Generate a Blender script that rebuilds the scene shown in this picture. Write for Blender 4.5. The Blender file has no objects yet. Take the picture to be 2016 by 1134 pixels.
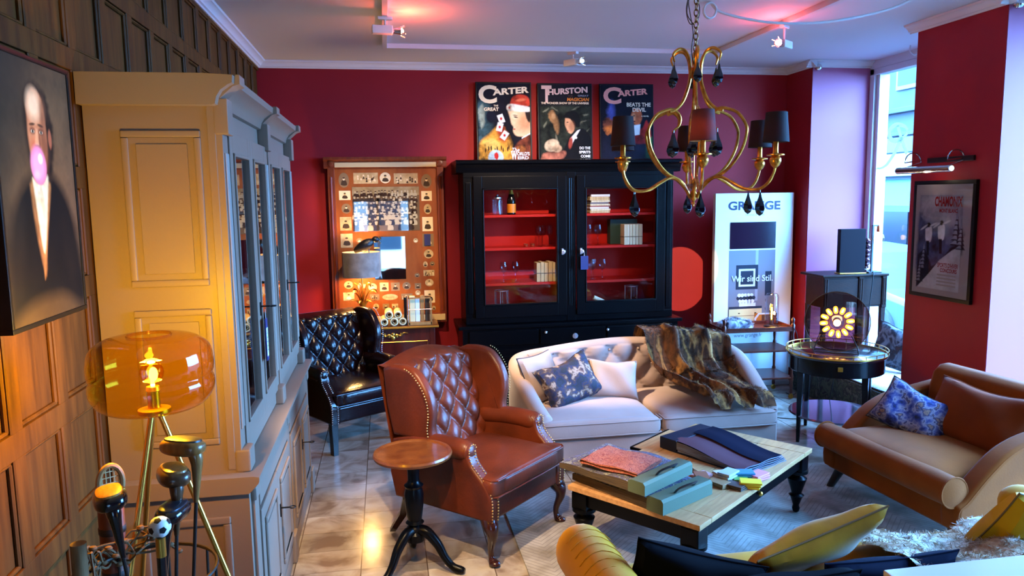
import bpy, bmesh, math, random
from mathutils import Matrix, Vector, noise as mn
random.seed(7)
PI = math.pi
SC = bpy.context.scene
COL = SC.collection

# ------------------------------------------------------------------ camera
def camera():
    f, pitch, yaw, roll = 1465.1, .12294, .16777, .01448
    fw = Vector((math.sin(yaw)*math.cos(pitch), math.cos(yaw)*math.cos(pitch), -math.sin(pitch)))
    r = Vector((math.cos(yaw), -math.sin(yaw), 0)); d = fw.cross(r)
    c, s = math.cos(roll), math.sin(roll)
    r2 = c*r + s*d; d2 = -s*r + c*d
    cam = bpy.data.cameras.new('camera'); o = bpy.data.objects.new('camera', cam); COL.objects.link(o)
    m = Matrix((( r2.x, -d2.x, -fw.x, 0), (r2.y, -d2.y, -fw.y, 0), (r2.z, -d2.z, -fw.z, 2.0), (0, 0, 0, 1)))
    o.matrix_world = m
    cam.sensor_width = 36; cam.lens = f/2016*36; cam.clip_start = .02
    SC.camera = o
camera()

# ------------------------------------------------------------------ view, world, daylight
vs = SC.view_settings
SC.display_settings.display_device = 'sRGB'
vs.view_transform = 'Standard'; vs.look = 'None'; vs.gamma = 1; vs.use_curve_mapping = False
vs.exposure = 0.0
SC.cycles.use_denoising = True
SC.cycles.max_bounces = 10; SC.cycles.diffuse_bounces = 2; SC.cycles.transparent_max_bounces = 24
SC.cycles.sample_clamp_indirect = 6.0
SC.cycles.caustics_reflective = False; SC.cycles.caustics_refractive = False

w = bpy.data.worlds.new('daylight'); SC.world = w; w.use_nodes = True
bg = w.node_tree.nodes['Background']
bg.inputs[0].default_value = (.23, .52, 1.0, 1); bg.inputs[1].default_value = 80.0

def lamp(name, kind, loc, energy, color, rot=None, target=None, **kw):
    l = bpy.data.lights.new(name, kind); o = bpy.data.objects.new(name, l); COL.objects.link(o)
    o.location = loc; l.energy = energy; l.color = color
    if target is not None:
        o.rotation_euler = (Vector(target)-Vector(loc)).to_track_quat('-Z', 'Y').to_euler()
    for k, v in kw.items():
        if k == 'portal': l.cycles.is_portal = True
        else: setattr(l, k, v)
    return o
# daylight coming in through the windows on the street side
def portal(name, loc, target, sx, sy):
    lamp(name, 'AREA', loc, 1, (1, 1, 1), target=target, shape='RECTANGLE', size=sx, size_y=sy, portal=1)
portal('sky_portal_side', (4.9, 3.0, 1.65), (0, 3.0, 1.65), 2.9, 3.1)
portal('sky_portal_bay', (4.9, 6.09, 1.65), (0, 6.09, 1.65), 1.5, 3.1)
portal('sky_portal_front', (-.15, -3.05, 1.1), (-.15, 0, 1.1), 1.2, 1.75)

# ------------------------------------------------------------------ materials
def lin(c):
    return tuple(((v/255)/12.92 if v/255 <= .04045 else ((v/255+.055)/1.055)**2.4) for v in c)
def N(nt, t, **kw):
    n = nt.nodes.new(t)
    for k, v in kw.items(): setattr(n, k, v)
    return n
MATS = {}
def mat(name, c, rough=.5, metal=0, c2=None, nscale=6, ndet=4, bump=0, bscale=60, spec=.5, coat=0, sheen=0, emit=0, stretch=None, contrast=None, ntype='noise', emitc=None):
    if name in MATS: return MATS[name]
    m = bpy.data.materials.new(name); m.use_nodes = True; nt = m.node_tree
    b = nt.nodes['Principled BSDF']; L = nt.links
    b.inputs['Base Color'].default_value = (*lin(c), 1); b.inputs['Roughness'].default_value = rough
    b.inputs['Metallic'].default_value = metal; b.inputs['Specular IOR Level'].default_value = spec
    b.inputs['Coat Weight'].default_value = coat; b.inputs['Coat Roughness'].default_value = .12
    if sheen: b.inputs['Sheen Weight'].default_value = sheen; b.inputs['Sheen Roughness'].default_value = .4
    if emit:
        b.inputs['Emission Color'].default_value = (*lin(emitc or c), 1); b.inputs['Emission Strength'].default_value = emit
    tc = None
    def coord():
        nonlocal tc
        if tc is None:
            t = N(nt, 'ShaderNodeTexCoord'); mp = N(nt, 'ShaderNodeMapping'); L.new(t.outputs['Object'], mp.inputs[0])
            if stretch: mp.inputs['Scale'].default_value = stretch
            tc = mp.outputs[0]
        return tc
    if c2 is not None:
        if ntype == 'voronoi':
            n = N(nt, 'ShaderNodeTexVoronoi'); n.inputs['Scale'].default_value = nscale; fac = n.outputs['Distance']
        else:
            n = N(nt, 'ShaderNodeTexNoise'); n.inputs['Scale'].default_value = nscale; n.inputs['Detail'].default_value = ndet; fac = n.outputs['Fac']
        L.new(coord(), n.inputs['Vector'])
        r = N(nt, 'ShaderNodeValToRGB'); a, z = contrast or (.35, .65)
        r.color_ramp.elements[0].position = a; r.color_ramp.elements[1].position = z
        r.color_ramp.elements[0].color = (*lin(c), 1); r.color_ramp.elements[1].color = (*lin(c2), 1)
        L.new(fac, r.inputs[0]); L.new(r.outputs[0], b.inputs['Base Color'])
    if bump:
        n = N(nt, 'ShaderNodeTexNoise'); n.inputs['Scale'].default_value = bscale; n.inputs['Detail'].default_value = 3
        L.new(coord(), n.inputs['Vector'])
        bp = N(nt, 'ShaderNodeBump'); bp.inputs['Strength'].default_value = bump; bp.inputs['Distance'].default_value = .01
        L.new(n.outputs['Fac'], bp.inputs['Height']); L.new(bp.outputs[0], b.inputs['Normal'])
    MATS[name] = m
    return m
def multi(name, cols, scale=8, rough=.8, bump=.3, bscale=80, detail=6, dist=.4, sheen=0, stretch=None, const=False):
    """noise through a many-stop ramp: patterned cloth, fur, marble, photographs"""
    m = bpy.data.materials.new(name); m.use_nodes = True; nt = m.node_tree; L = nt.links
    b = nt.nodes['Principled BSDF']; b.inputs['Roughness'].default_value = rough
    if sheen: b.inputs['Sheen Weight'].default_value = sheen
    t = N(nt, 'ShaderNodeTexCoord'); mp = N(nt, 'ShaderNodeMapping'); L.new(t.outputs['Object'], mp.inputs[0])
    if stretch: mp.inputs['Scale'].default_value = stretch
    n = N(nt, 'ShaderNodeTexNoise'); n.inputs['Scale'].default_value = scale; n.inputs['Detail'].default_value = detail; n.inputs['Distortion'].default_value = dist
    L.new(mp.outputs[0], n.inputs['Vector'])
    r = N(nt, 'ShaderNodeValToRGB'); cr = r.color_ramp
    if const: cr.interpolation = 'CONSTANT'
    k = len(cols)
    while len(cr.elements) < k: cr.elements.new(.5)
    for i, c in enumerate(cols):
        cr.elements[i].position = .28+.44*i/(k-1); cr.elements[i].color = (*lin(c), 1)
    L.new(n.outputs['Fac'], r.inputs[0]); L.new(r.outputs[0], b.inputs['Base Color'])
    if bump:
        n2 = N(nt, 'ShaderNodeTexNoise'); n2.inputs['Scale'].default_value = bscale; n2.inputs['Detail'].default_value = 4
        L.new(mp.outputs[0], n2.inputs['Vector'])
        bp = N(nt, 'ShaderNodeBump'); bp.inputs['Strength'].default_value = bump; bp.inputs['Distance'].default_value = .01
        L.new(n2.outputs['Fac'], bp.inputs['Height']); L.new(bp.outputs[0], b.inputs['Normal'])
    return m
def thin_glass(name, tint=(255, 255, 255), refl=1.0, ior=1.5, rough=.01):
    m = bpy.data.materials.new(name); m.use_nodes = True; nt = m.node_tree; L = nt.links
    nt.nodes.remove(nt.nodes['Principled BSDF']); out = nt.nodes['Material Output']
    tr = N(nt, 'ShaderNodeBsdfTransparent'); tr.inputs[0].default_value = (*lin(tint), 1)
    gl = N(nt, 'ShaderNodeBsdfGlossy'); gl.inputs['Roughness'].default_value = rough
    ge = N(nt, 'ShaderNodeNewGeometry'); dt = N(nt, 'ShaderNodeVectorMath', operation='DOT_PRODUCT'); L.new(ge.outputs['Incoming'], dt.inputs[0]); L.new(ge.outputs['Normal'], dt.inputs[1])
    def mth(op, x, y=None):
        n = N(nt, 'ShaderNodeMath', operation=op)
        for i, q in enumerate((x, y)):
            if q is None: continue
            if hasattr(q, 'is_linked'): L.new(q, n.inputs[i])
            else: n.inputs[i].default_value = q
        return n.outputs[0]
    f0 = ((ior-1)/(ior+1))**2
    sch = mth('ADD', mth('MULTIPLY', mth('POWER', mth('SUBTRACT', 1.0, mth('ABSOLUTE', dt.outputs['Value'])), 5.0), 1-f0), f0)
    mu = N(nt, 'ShaderNodeMath', operation='MULTIPLY'); mu.inputs[1].default_value = refl; mu.use_clamp = True
    mx = N(nt, 'ShaderNodeMixShader')
    L.new(sch, mu.inputs[0]); L.new(mu.outputs[0], mx.inputs[0]); L.new(tr.outputs[0], mx.inputs[1]); L.new(gl.outputs[0], mx.inputs[2])
    L.new(mx.outputs[0], out.inputs[0])
    return m
def glow(name, c, s):
    m = bpy.data.materials.new(name); m.use_nodes = True; nt = m.node_tree
    nt.nodes.remove(nt.nodes['Principled BSDF'])
    e = N(nt, 'ShaderNodeEmission'); e.inputs[0].default_value = (*lin(c), 1); e.inputs[1].default_value = s
    nt.links.new(e.outputs[0], nt.nodes['Material Output'].inputs[0])
    return m

# ------------------------------------------------------------------ mesh building
def V(*a): return Vector(a)
class MB:
    def __init__(s): s.v = []; s.f = []; s.m = []; s.bv = False
    def add(s, vs, fs, mi=0, T=None):
        o = len(s.v)
        s.v += [(T @ Vector(p)) if T is not None else Vector(p) for p in vs]
        s.f += [[i+o for i in f] for f in fs]; s.m += [mi]*len(fs)
        return s
    def frombm(s, bm, mi=0, T=None):
        bm.verts.index_update()
        s.add([v.co.copy() for v in bm.verts], [[v.index for v in f.verts] for f in bm.faces], mi, T); bm.free(); return s
    def box(s, x0, x1, y0, y1, z0, z1, mi=0, bev=0, T=None, seg=2):
        if x0 > x1: x0, x1 = x1, x0
        if y0 > y1: y0, y1 = y1, y0
        if z0 > z1: z0, z1 = z1, z0
        vs = [(x, y, z) for z in (z0, z1) for y in (y0, y1) for x in (x0, x1)]
        fs = [(0, 2, 3, 1), (4, 5, 7, 6), (0, 1, 5, 4), (2, 6, 7, 3), (0, 4, 6, 2), (1, 3, 7, 5)]
        if not bev: return s.add(vs, fs, mi, T)
        s.bv = True; bm = bmesh.new(); bv = [bm.verts.new(p) for p in vs]
        for f in fs: bm.faces.new([bv[i] for i in f])
        bmesh.ops.bevel(bm, geom=bm.edges[:], offset=min(bev, .48*min(x1-x0, y1-y0, z1-z0)), segments=seg, affect='EDGES', profile=.5)
        return s.frombm(bm, mi, T)
    def prism(s, poly, a0, a1, axis='x', mi=0, bev=0, T=None, seg=2):
        """closed 2-D polygon pushed from a0 to a1 along an axis; poly is (y,z) for x, (x,z) for y, (x,y) for z"""
        P = {'x': lambda p, a: (a, p[0], p[1]), 'y': lambda p, a: (p[0], a, p[1]), 'z': lambda p, a: (p[0], p[1], a)}[axis]
        n = len(poly); bm = bmesh.new()
        A = [bm.verts.new(P(p, a0)) for p in poly]; B = [bm.verts.new(P(p, a1)) for p in poly]
        fa = bm.faces.new(A); fb = bm.faces.new(B[::-1])
        for i in range(n): bm.faces.new((A[i], B[i], B[(i+1) % n], A[(i+1) % n]))
        bmesh.ops.recalc_face_normals(bm, faces=bm.faces[:])
        if bev:
            s.bv = True; ed = [e for e in bm.edges if (e.verts[0] in A) == (e.verts[1] in A)]
            bmesh.ops.bevel(bm, geom=ed, offset=bev, segments=seg, affect='EDGES', profile=.5)
        return s.frombm(bm, mi, T)
    def surf(s, fn, nu, nv, cu=False, cv=False, mi=0, T=None):
        mu, mv = (nu if cu else nu+1), (nv if cv else nv+1)
        vs = [fn(i/nu, j/nv) for j in range(mv) for i in range(mu)]
        fs = []
        for j in range(nv):
            for i in range(nu):
                a, b = i, (i+1) % mu; c, d = j, (j+1) % mv
                fs.append((c*mu+a, c*mu+b, d*mu+b, d*mu+a))
        return s.add(vs, fs, mi, T)
    def lathe(s, prof, c=(0, 0, 0), seg=24, mi=0, T=None):
        cx, cy, cz = c
        vs = []; fs = []; n = len(prof)
        for r, z in prof:
            for k in range(seg):
                a = 2*PI*k/seg; vs.append((cx+r*math.cos(a), cy+r*math.sin(a), cz+z))
        for j in range(n-1):
            for k in range(seg):
                k2 = (k+1) % seg; fs.append((j*seg+k, j*seg+k2, (j+1)*seg+k2, (j+1)*seg+k))
        if prof[0][0] > 1e-5: fs.append(list(range(seg))[::-1])
        if prof[-1][0] > 1e-5: fs.append([(n-1)*seg+k for k in range(seg)])
        return s.add(vs, fs, mi, T)
    def shell(s, prof, c=(0, 0, 0), seg=32, mi=0, T=None):
        cx, cy, cz = c; n = len(prof)
        return s.surf(lambda u, v: (cx+_ip(prof, v)[0]*math.cos(2*PI*u), cy+_ip(prof, v)[0]*math.sin(2*PI*u), cz+_ip(prof, v)[1]), seg, n-1, cu=True, mi=mi, T=T)
    def tube(s, pts, r=.01, seg=8, mi=0, T=None, closed=False, flat=1.0):
        P = [Vector(p) for p in pts]; n = len(P)
        R = r if isinstance(r, (list, tuple)) else [r]*n
        up = None; vs = []; fs = []
        for i in range(n):
            if closed: t = P[(i+1) % n]-P[i-1]
            else: t = P[min(i+1, n-1)]-P[max(i-1, 0)]
            if t.length < 1e-9: t = Vector((0, 0, 1))
            t.normalize()
            if up is None:
                up = Vector((0, 0, 1)) if abs(t.z) < .9 else Vector((1, 0, 0))
            a = t.cross(up); 
            if a.length < 1e-6: a = t.cross(Vector((0, 1, 0)))
            a.normalize(); b = a.cross(t).normalized(); up = b
            for k in range(seg):
                th = 2*PI*k/seg; vs.append(P[i]+a*(R[i]*math.cos(th))+b*(R[i]*flat*math.sin(th)))
        m = n if closed else n-1
        for i in range(m):
            j = (i+1) % n
            for k in range(seg):
                k2 = (k+1) % seg; fs.append((i*seg+k, j*seg+k, j*seg+k2, i*seg+k2))
        if not closed:
            fs.append(list(range(seg))); fs.append([(n-1)*seg+k for k in range(seg)][::-1])
        return s.add(vs, fs, mi, T)
    def ball(s, c, r, seg=16, mi=0, T=None):
        rx, ry, rz = r if isinstance(r, (tuple, list)) else (r, r, r)
        n = max(4, seg//2)
        return s.surf(lambda u, v: (c[0]+rx*math.sin(PI*v)*math.cos(2*PI*u), c[1]+ry*math.sin(PI*v)*math.sin(2*PI*u), c[2]-rz*math.cos(PI*v)), seg, n, cu=True, mi=mi, T=T)
    def sq(s, c, r, e1=.4, e2=.2, nu=48, nv=24, mi=0, T=None, fn=None):
        """rounded cushion body (superquadric)"""
        def p(x, e): return math.copysign(abs(x)**e, x)
        def f(u, v):
            a = -PI+2*PI*u; b = -PI/2+PI*v
            q = Vector((c[0]+r[0]*p(math.cos(b), e1)*p(math.cos(a), e2), c[1]+r[1]*p(math.cos(b), e1)*p(math.sin(a), e2), c[2]+r[2]*p(math.sin(b), e1)))
            return fn(q) if fn else q
        return s.surf(f, nu, nv, cu=True, mi=mi, T=T)
    def pillow(s, w, h, t, n=22, mi=0, T=None, dent=0.0):
        """a stuffed cushion standing in x,z, thin in y"""
        for sg in (1, -1):
            def f(u, v):
                x, z = 2*u-1, 2*v-1
                k = (max(0, 1-x**4)*max(0, 1-z**4))**.42
                xx = x*w/2*(1-.09*(1-z*z)); zz = z*h/2*(1-.09*(1-x*x))
                zz -= dent*h*max(0, 1-(x/.6)**2)*max(0, z)
                return (xx, sg*t/2*k*(1+.12*math.sin(5*x+3*z)), zz)
            s.surf(f, n, n, mi=mi, T=T)
        return s
def _ip(P, t):
    x = t*(len(P)-1); i = min(int(x+1e-9), len(P)-2); k = x-i
    a, b = P[i], P[i+1]
    return tuple(a[q]+(b[q]-a[q])*k for q in range(len(a)))
def spline(P, n):
    """Catmull-Rom through the points"""
    P = [tuple(p) for p in P]; out = []; m = len(P)
    for i in range(n+1):
        x = i/n*(m-1); k = min(int(x), m-2); t = x-k
        a, b, c, d = P[max(k-1, 0)], P[k], P[k+1], P[min(k+2, m-1)]
        out.append(tuple(.5*((2*b[q])+(-a[q]+c[q])*t+(2*a[q]-5*b[q]+4*c[q]-d[q])*t*t+(-a[q]+3*b[q]-3*c[q]+d[q])*t**3) for q in range(len(b))))
    return out
def arc(cx, cy, rx, ry, a0, a1, n):
    return [(cx+rx*math.cos(math.radians(a0+(a1-a0)*i/n)), cy+ry*math.sin(math.radians(a0+(a1-a0)*i/n))) for i in range(n+1)]

def obj(name, mb, mats, parent=None, angle=40, label=None):
    if not isinstance(mats, (list, tuple)): mats = [mats]
    me = bpy.data.meshes.new(name); me.from_pydata([tuple(v) for v in mb.v], [], mb.f)
    for m in mats: me.materials.append(m)
    me.polygons.foreach_set('material_index', mb.m)
    bm = bmesh.new(); bm.from_mesh(me)
    bmesh.ops.remove_doubles(bm, verts=bm.verts[:], dist=1e-5)
    bmesh.ops.recalc_face_normals(bm, faces=bm.faces[:]); bm.to_mesh(me); bm.free()
    me.shade_smooth(); me.set_sharp_from_angle(angle=math.radians(angle))
    o = bpy.data.objects.new(name, me); COL.objects.link(o)
    if mb.bv: wn = o.modifiers.new('weighted_normals', 'WEIGHTED_NORMAL'); wn.keep_sharp = True; wn.weight = 80
    if parent is not None: o.parent = parent
    if label: o['label'] = label
    return o
def tag(o, label, cat, group=None):
    o['label'] = label; o['category'] = cat
    if group: o['group'] = group
    return o
def thing(name, label, cat, loc=(0, 0, 0), rz=0, group=None):
    o = bpy.data.objects.new(name, None); COL.objects.link(o)
    o.location = loc; o.rotation_euler = (0, 0, math.radians(rz)); o.empty_display_size = .1
    return tag(o, label, cat, group)
def struct(name, mb, m, parent=None, angle=30):
    o = obj(name, mb, m, parent, angle)
    if parent is None: o['kind'] = 'structure'
    return o
def copy_thing(o, label=None, loc=None, rz=None, parent=None):
    c = o.copy(); COL.objects.link(c)
    if parent is not None: c.parent = parent
    if loc is not None: c.location = loc
    if rz is not None: c.rotation_euler = (0, 0, math.radians(rz))
    if label: c['label'] = label
    for ch in list(o.children): copy_thing(ch, parent=c)
    return c
def Tm(loc=(0, 0, 0), rot=(0, 0, 0), sc=None):
    m = Matrix.Translation(loc)
    for ax, a in zip('ZYX', (rot[2], rot[1], rot[0])):
        if a: m = m @ Matrix.Rotation(math.radians(a), 4, ax)
    if sc: m = m @ Matrix.Diagonal((*sc, 1))
    return m

_tc = {}
def text_geo(body, bold=0, shear=0, spacing=1.0):
    k = (body, bold, shear, spacing)
    if k in _tc: return _tc[k]
    cu = bpy.data.curves.new('lettering', 'FONT'); cu.body = body; cu.size = 1; cu.offset = bold; cu.shear = shear; cu.space_character = spacing; cu.resolution_u = 4
    o = bpy.data.objects.new('lettering', cu); COL.objects.link(o)
    me = bpy.data.meshes.new_from_object(o.evaluated_get(bpy.context.evaluated_depsgraph_get()))
    vs = [v.co.copy() for v in me.vertices]; fs = [list(p.vertices) for p in me.polygons]
    bpy.data.objects.remove(o); bpy.data.curves.remove(cu); bpy.data.meshes.remove(me)
    x0 = min(v.x for v in vs); x1 = max(v.x for v in vs); y0 = min(v.y for v in vs); y1 = max(v.y for v in vs)
    vs = [((v.x-x0)/(x1-x0), (v.y-y0)/(y1-y0)) for v in vs]
    _tc[k] = (vs, fs); return _tc[k]
class Art:
    """flat picture in x,z seen from -y; each layer lies a hair nearer the viewer"""
    def __init__(s, y=0.0): s.mb = MB(); s.mats = []; s.y = y; s.k = 0
    def mi(s, m):
        if m not in s.mats: s.mats.append(m)
        return s.mats.index(m)
    def poly(s, pts, m, lift=True):
        if lift: s.k += 1
        y = s.y-.00025*s.k
        s.mb.add([(p[0], y, p[1]) for p in pts], [list(range(len(pts)))], s.mi(m)); return s
    def rect(s, x0, x1, z0, z1, m): return s.poly([(x0, z0), (x1, z0), (x1, z1), (x0, z1)], m)
    def ell(s, cx, cz, rx, rz, m, rot=0, n=24):
        c, q = math.cos(math.radians(rot)), math.sin(math.radians(rot))
        return s.poly([(cx+rx*math.cos(2*PI*i/n)*c-rz*math.sin(2*PI*i/n)*q, cz+rx*math.cos(2*PI*i/n)*q+rz*math.sin(2*PI*i/n)*c) for i in range(n)], m)
    def blob(s, pts, m, n=40): return s.poly(spline(list(pts)+[pts[0]], n)[:-1], m)
    def text(s, body, x0, x1, z0, z1, m, bold=.0, shear=0, spacing=1.0, arch=0, rise=0):
        s.k += 1; y = s.y-.00025*s.k; vs, fs = text_geo(body, bold, shear, spacing)
        s.mb.add([(x0+a*(x1-x0), y, z0+b*(z1-z0)+arch*4*a*(1-a)+rise*a) for a, b in vs], fs, s.mi(m)); return s
    def obj(s, name, parent, label=None): return obj(name, s.mb, s.mats, parent, label=label)
# ------------------------------------------------------------------ painted pictures: colour laid on a fine grid, blob by blob
import numpy as np
class Canvas:
    def __init__(s, w, h, n=150, seed=1):
        s.w, s.h = w, h; s.nx = n; s.nz = int(n*h/w)
        s.X, s.Z = np.meshgrid(np.linspace(-w/2, w/2, s.nx+1), np.linspace(-h/2, h/2, s.nz+1))
        s.c = np.zeros((s.nz+1, s.nx+1, 3)); r = np.random.RandomState(seed); s.noise = np.zeros_like(s.X)
        for k in (5, 11, 23, 47):
            g = r.rand(int(k*h/w)+3, k+3); u = (s.X/w+.5)*k; v = (s.Z/h+.5)*k*h/w
            i, j = np.minimum(u.astype(int), k), np.minimum(v.astype(int), int(k*h/w)); fu, fv = u-i, v-j
            s.noise += (g[j, i]*(1-fu)*(1-fv)+g[j, i+1]*fu*(1-fv)+g[j+1, i]*(1-fu)*fv+g[j+1, i+1]*fu*fv-.5)*(3/k)**.5
    def lay(s, m, col, amt=1.0, mott=.0):
        c = np.array(lin(col)); k = np.clip(1+mott*s.noise*2, .2, 2)[..., None]
        m = (np.clip(m, 0, 1)*amt)[..., None]; s.c = s.c*(1-m)+c*k*m; return s
    def fill(s, col, mott=.3): return s.lay(np.ones_like(s.X), col, 1, mott)
    def ell(s, cx, cz, rx, rz, col, soft=.25, rot=0, amt=1, mott=.15, warp=.0):
        a = math.radians(rot); dx, dz = s.X-cx+warp*s.noise*.05, s.Z-cz+warp*s.noise*.05
        u, v = dx*math.cos(a)+dz*math.sin(a), -dx*math.sin(a)+dz*math.cos(a)
        d = np.sqrt((u/rx)**2+(v/rz)**2); return s.lay((1-d)/soft+.5, col, amt, mott)
    def poly(s, P, col, soft=.006, amt=1, mott=.15, smooth=0, warp=0):
        if smooth: P = spline(list(P)+[P[0]], smooth)[:-1]
        X, Z = s.X+warp*s.noise*.03, s.Z+warp*s.noise*.03; ins = np.zeros(X.shape, bool); d = np.full(X.shape, 9.)
        for (x0, z0), (x1, z1) in zip(P, list(P[1:])+[P[0]]):
            if z0 != z1: ins ^= ((z0 > Z) != (z1 > Z)) & (X < (x1-x0)*(Z-z0)/(z1-z0)+x0)
            t = np.clip(((X-x0)*(x1-x0)+(Z-z0)*(z1-z0))/((x1-x0)**2+(z1-z0)**2+1e-12), 0, 1)
            d = np.minimum(d, np.hypot(X-x0-t*(x1-x0), Z-z0-t*(z1-z0)))
        return s.lay(np.where(ins, d, -d)/soft+.5, col, amt, mott)
    def obj(s, name, parent, y, rough=.7, spec=.12, bump=0, label=None):
        m = bpy.data.materials.new(name+'_pigment'); m.use_nodes = True; b = m.node_tree.nodes['Principled BSDF']
        at = N(m.node_tree, 'ShaderNodeAttribute', attribute_name='pigment'); m.node_tree.links.new(at.outputs['Color'], b.inputs['Base Color'])
        b.inputs['Roughness'].default_value = rough; b.inputs['Specular IOR Level'].default_value = spec
        nx, nz = s.nx+1, s.nz+1
        me = bpy.data.meshes.new(name)
        me.from_pydata([(float(x), y, float(z)) for x, z in zip(s.X.ravel(), s.Z.ravel())], [], [(j*nx+i, j*nx+i+1, (j+1)*nx+i+1, (j+1)*nx+i) for j in range(nz-1) for i in range(nx-1)])
        a = me.color_attributes.new('pigment', 'FLOAT_COLOR', 'POINT'); a.data.foreach_set('color', np.concatenate([np.clip(s.c, 0, 1), np.ones((nz, nx, 1))], 2).astype(np.float32).ravel())
        me.materials.append(m); o = bpy.data.objects.new(name, me); COL.objects.link(o); o.parent = parent
        if label: o['label'] = label
        return o
# ------------------------------------------------------------------ the room
RED = mat('red_wall_paint', (156, 28, 36), .62, spec=.25, c2=(148, 25, 33), nscale=2, bump=.05, bscale=140)
WHITE = mat('white_paint', (226, 226, 230), .55)
CEIL = mat('ceiling_paint', (226, 230, 238), .8)
def wood(name, c, c2, rough=.45, sc=(14, 14, 1.2), ns=3.0, coat=0, bump=.1, spec=.3):
    return mat(name, c, rough, spec=spec, c2=c2, nscale=ns, ndet=8, stretch=sc, bump=bump, bscale=9, coat=coat, contrast=(.3, .7))
OAK = wood('oak_panelling', (98, 60, 20), (62, 36, 11), .55, (9, 9, .9), spec=.15)
def marble():
    m = bpy.data.materials.new('marble_tile'); m.use_nodes = True; nt = m.node_tree; L = nt.links; b = nt.nodes['Principled BSDF']
    t = N(nt, 'ShaderNodeTexCoord'); sx = N(nt, 'ShaderNodeSeparateXYZ'); L.new(t.outputs['Object'], sx.inputs[0])
    def math_(op, a, v=None):
        n = N(nt, 'ShaderNodeMath', operation=op)
        for i, q in enumerate((a, v)):
            if q is None: continue
            if hasattr(q, 'is_linked'): L.new(q, n.inputs[i])
            else: n.inputs[i].default_value = q
        return n.outputs[0]
    u = math_('DIVIDE', math_('ADD', sx.outputs[0], 10.187), .357); v = math_('DIVIDE', math_('ADD', sx.outputs[1], 10.05), .245)
    cu, cv = math_('FLOOR', u), math_('FLOOR', v)
    du = math_('ABSOLUTE', math_('SUBTRACT', math_('FRACT', u), .5)); dv = math_('ABSOLUTE', math_('SUBTRACT', math_('FRACT', v), .5))
    lu = math_('GREATER_THAN', du, .4915); lv = math_('GREATER_THAN', dv, .4925)
    cmb = N(nt, 'ShaderNodeCombineXYZ'); L.new(cu, cmb.inputs[0]); L.new(cv, cmb.inputs[1])
    wn = N(nt, 'ShaderNodeTexWhiteNoise', noise_dimensions='2D'); L.new(cmb.outputs[0], wn.inputs['Vector'])
    off = N(nt, 'ShaderNodeVectorMath', operation='SCALE'); L.new(wn.outputs['Color'], off.inputs[0]); off.inputs['Scale'].default_value = 9
    ad = N(nt, 'ShaderNodeVectorMath', operation='ADD'); L.new(t.outputs['Object'], ad.inputs[0]); L.new(off.outputs[0], ad.inputs[1])
    n1 = N(nt, 'ShaderNodeTexNoise'); n1.inputs['Scale'].default_value = 3.2; n1.inputs['Detail'].default_value = 8; n1.inputs['Distortion'].default_value = 1.6
    L.new(ad.outputs[0], n1.inputs['Vector'])
    r = N(nt, 'ShaderNodeValToRGB'); e = r.color_ramp.elements
    e[0].position = .34; e[0].color = (*lin((124, 104, 90)), 1); e[1].position = .62; e[1].color = (*lin((176, 164, 152)), 1)
    x = r.color_ramp.elements.new(.44); x.color = (*lin((152, 134, 120)), 1)
    L.new(n1.outputs['Fac'], r.inputs[0])
    hs = N(nt, 'ShaderNodeHueSaturation'); L.new(r.outputs[0], hs.inputs['Color'])
    L.new(math_('ADD', math_('MULTIPLY', wn.outputs['Value'], .3), .72), hs.inputs['Value'])
    mx = N(nt, 'ShaderNodeMix', data_type='RGBA'); mx.inputs[7].default_value = (*lin((88, 70, 56)), 1)
    L.new(math_('MAXIMUM', lu, math_('MULTIPLY', lv, .75)), mx.inputs[0]); L.new(hs.outputs[0], mx.inputs[6]); L.new(mx.outputs[2], b.inputs['Base Color'])
    b.inputs['Roughness'].default_value = .16
    return m
struct('floor', MB().box(-1.3, 5.0, -3.1, 7.5, -.12, 0), marble())
struct('ceiling', MB().box(-1.3, 5.1, -3.1, 7.5, 3.27, 3.4), CEIL)
struct('wall_back', MB().box(-1.3, 5.0, 7.35, 7.5, 0, 3.27), RED)

# panelled wall on the left: boards, stiles, rails and fielded panels
mb = MB(); mb.box(-1.3, -1.118, -3.1, 7.35, 0, 3.27)
rails = [.05, .47, .873, 1.285, 1.69, 2.09, 2.515, 2.87, 3.22]
ys = [-2.985+.3345*k for k in range(31)]
for z in rails: mb.box(-1.12, -1.098, -3.1, 7.35, z-.04, z+.04, bev=.004)
for y in ys:
    for i in range(len(rails)-1): mb.box(-1.12, -1.0985, y-.036, y+.036, rails[i]+.036, rails[i+1]-.036, bev=.004, seg=1)
for y in ys[:-1]:
    for i in range(len(rails)-1):
        a, b, c, d = y+.036, y+.2985, rails[i]+.04, rails[i+1]-.04
        for (p, q, r_, s_) in ((a, b, c, c+.014), (a, b, d-.014, d), (a, a+.014, c, d), (b-.014, b, c, d)):
            mb.box(-1.12, -1.104, p, q, r_, s_, bev=.005, seg=1)
struct('wall_left', mb, OAK)

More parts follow.
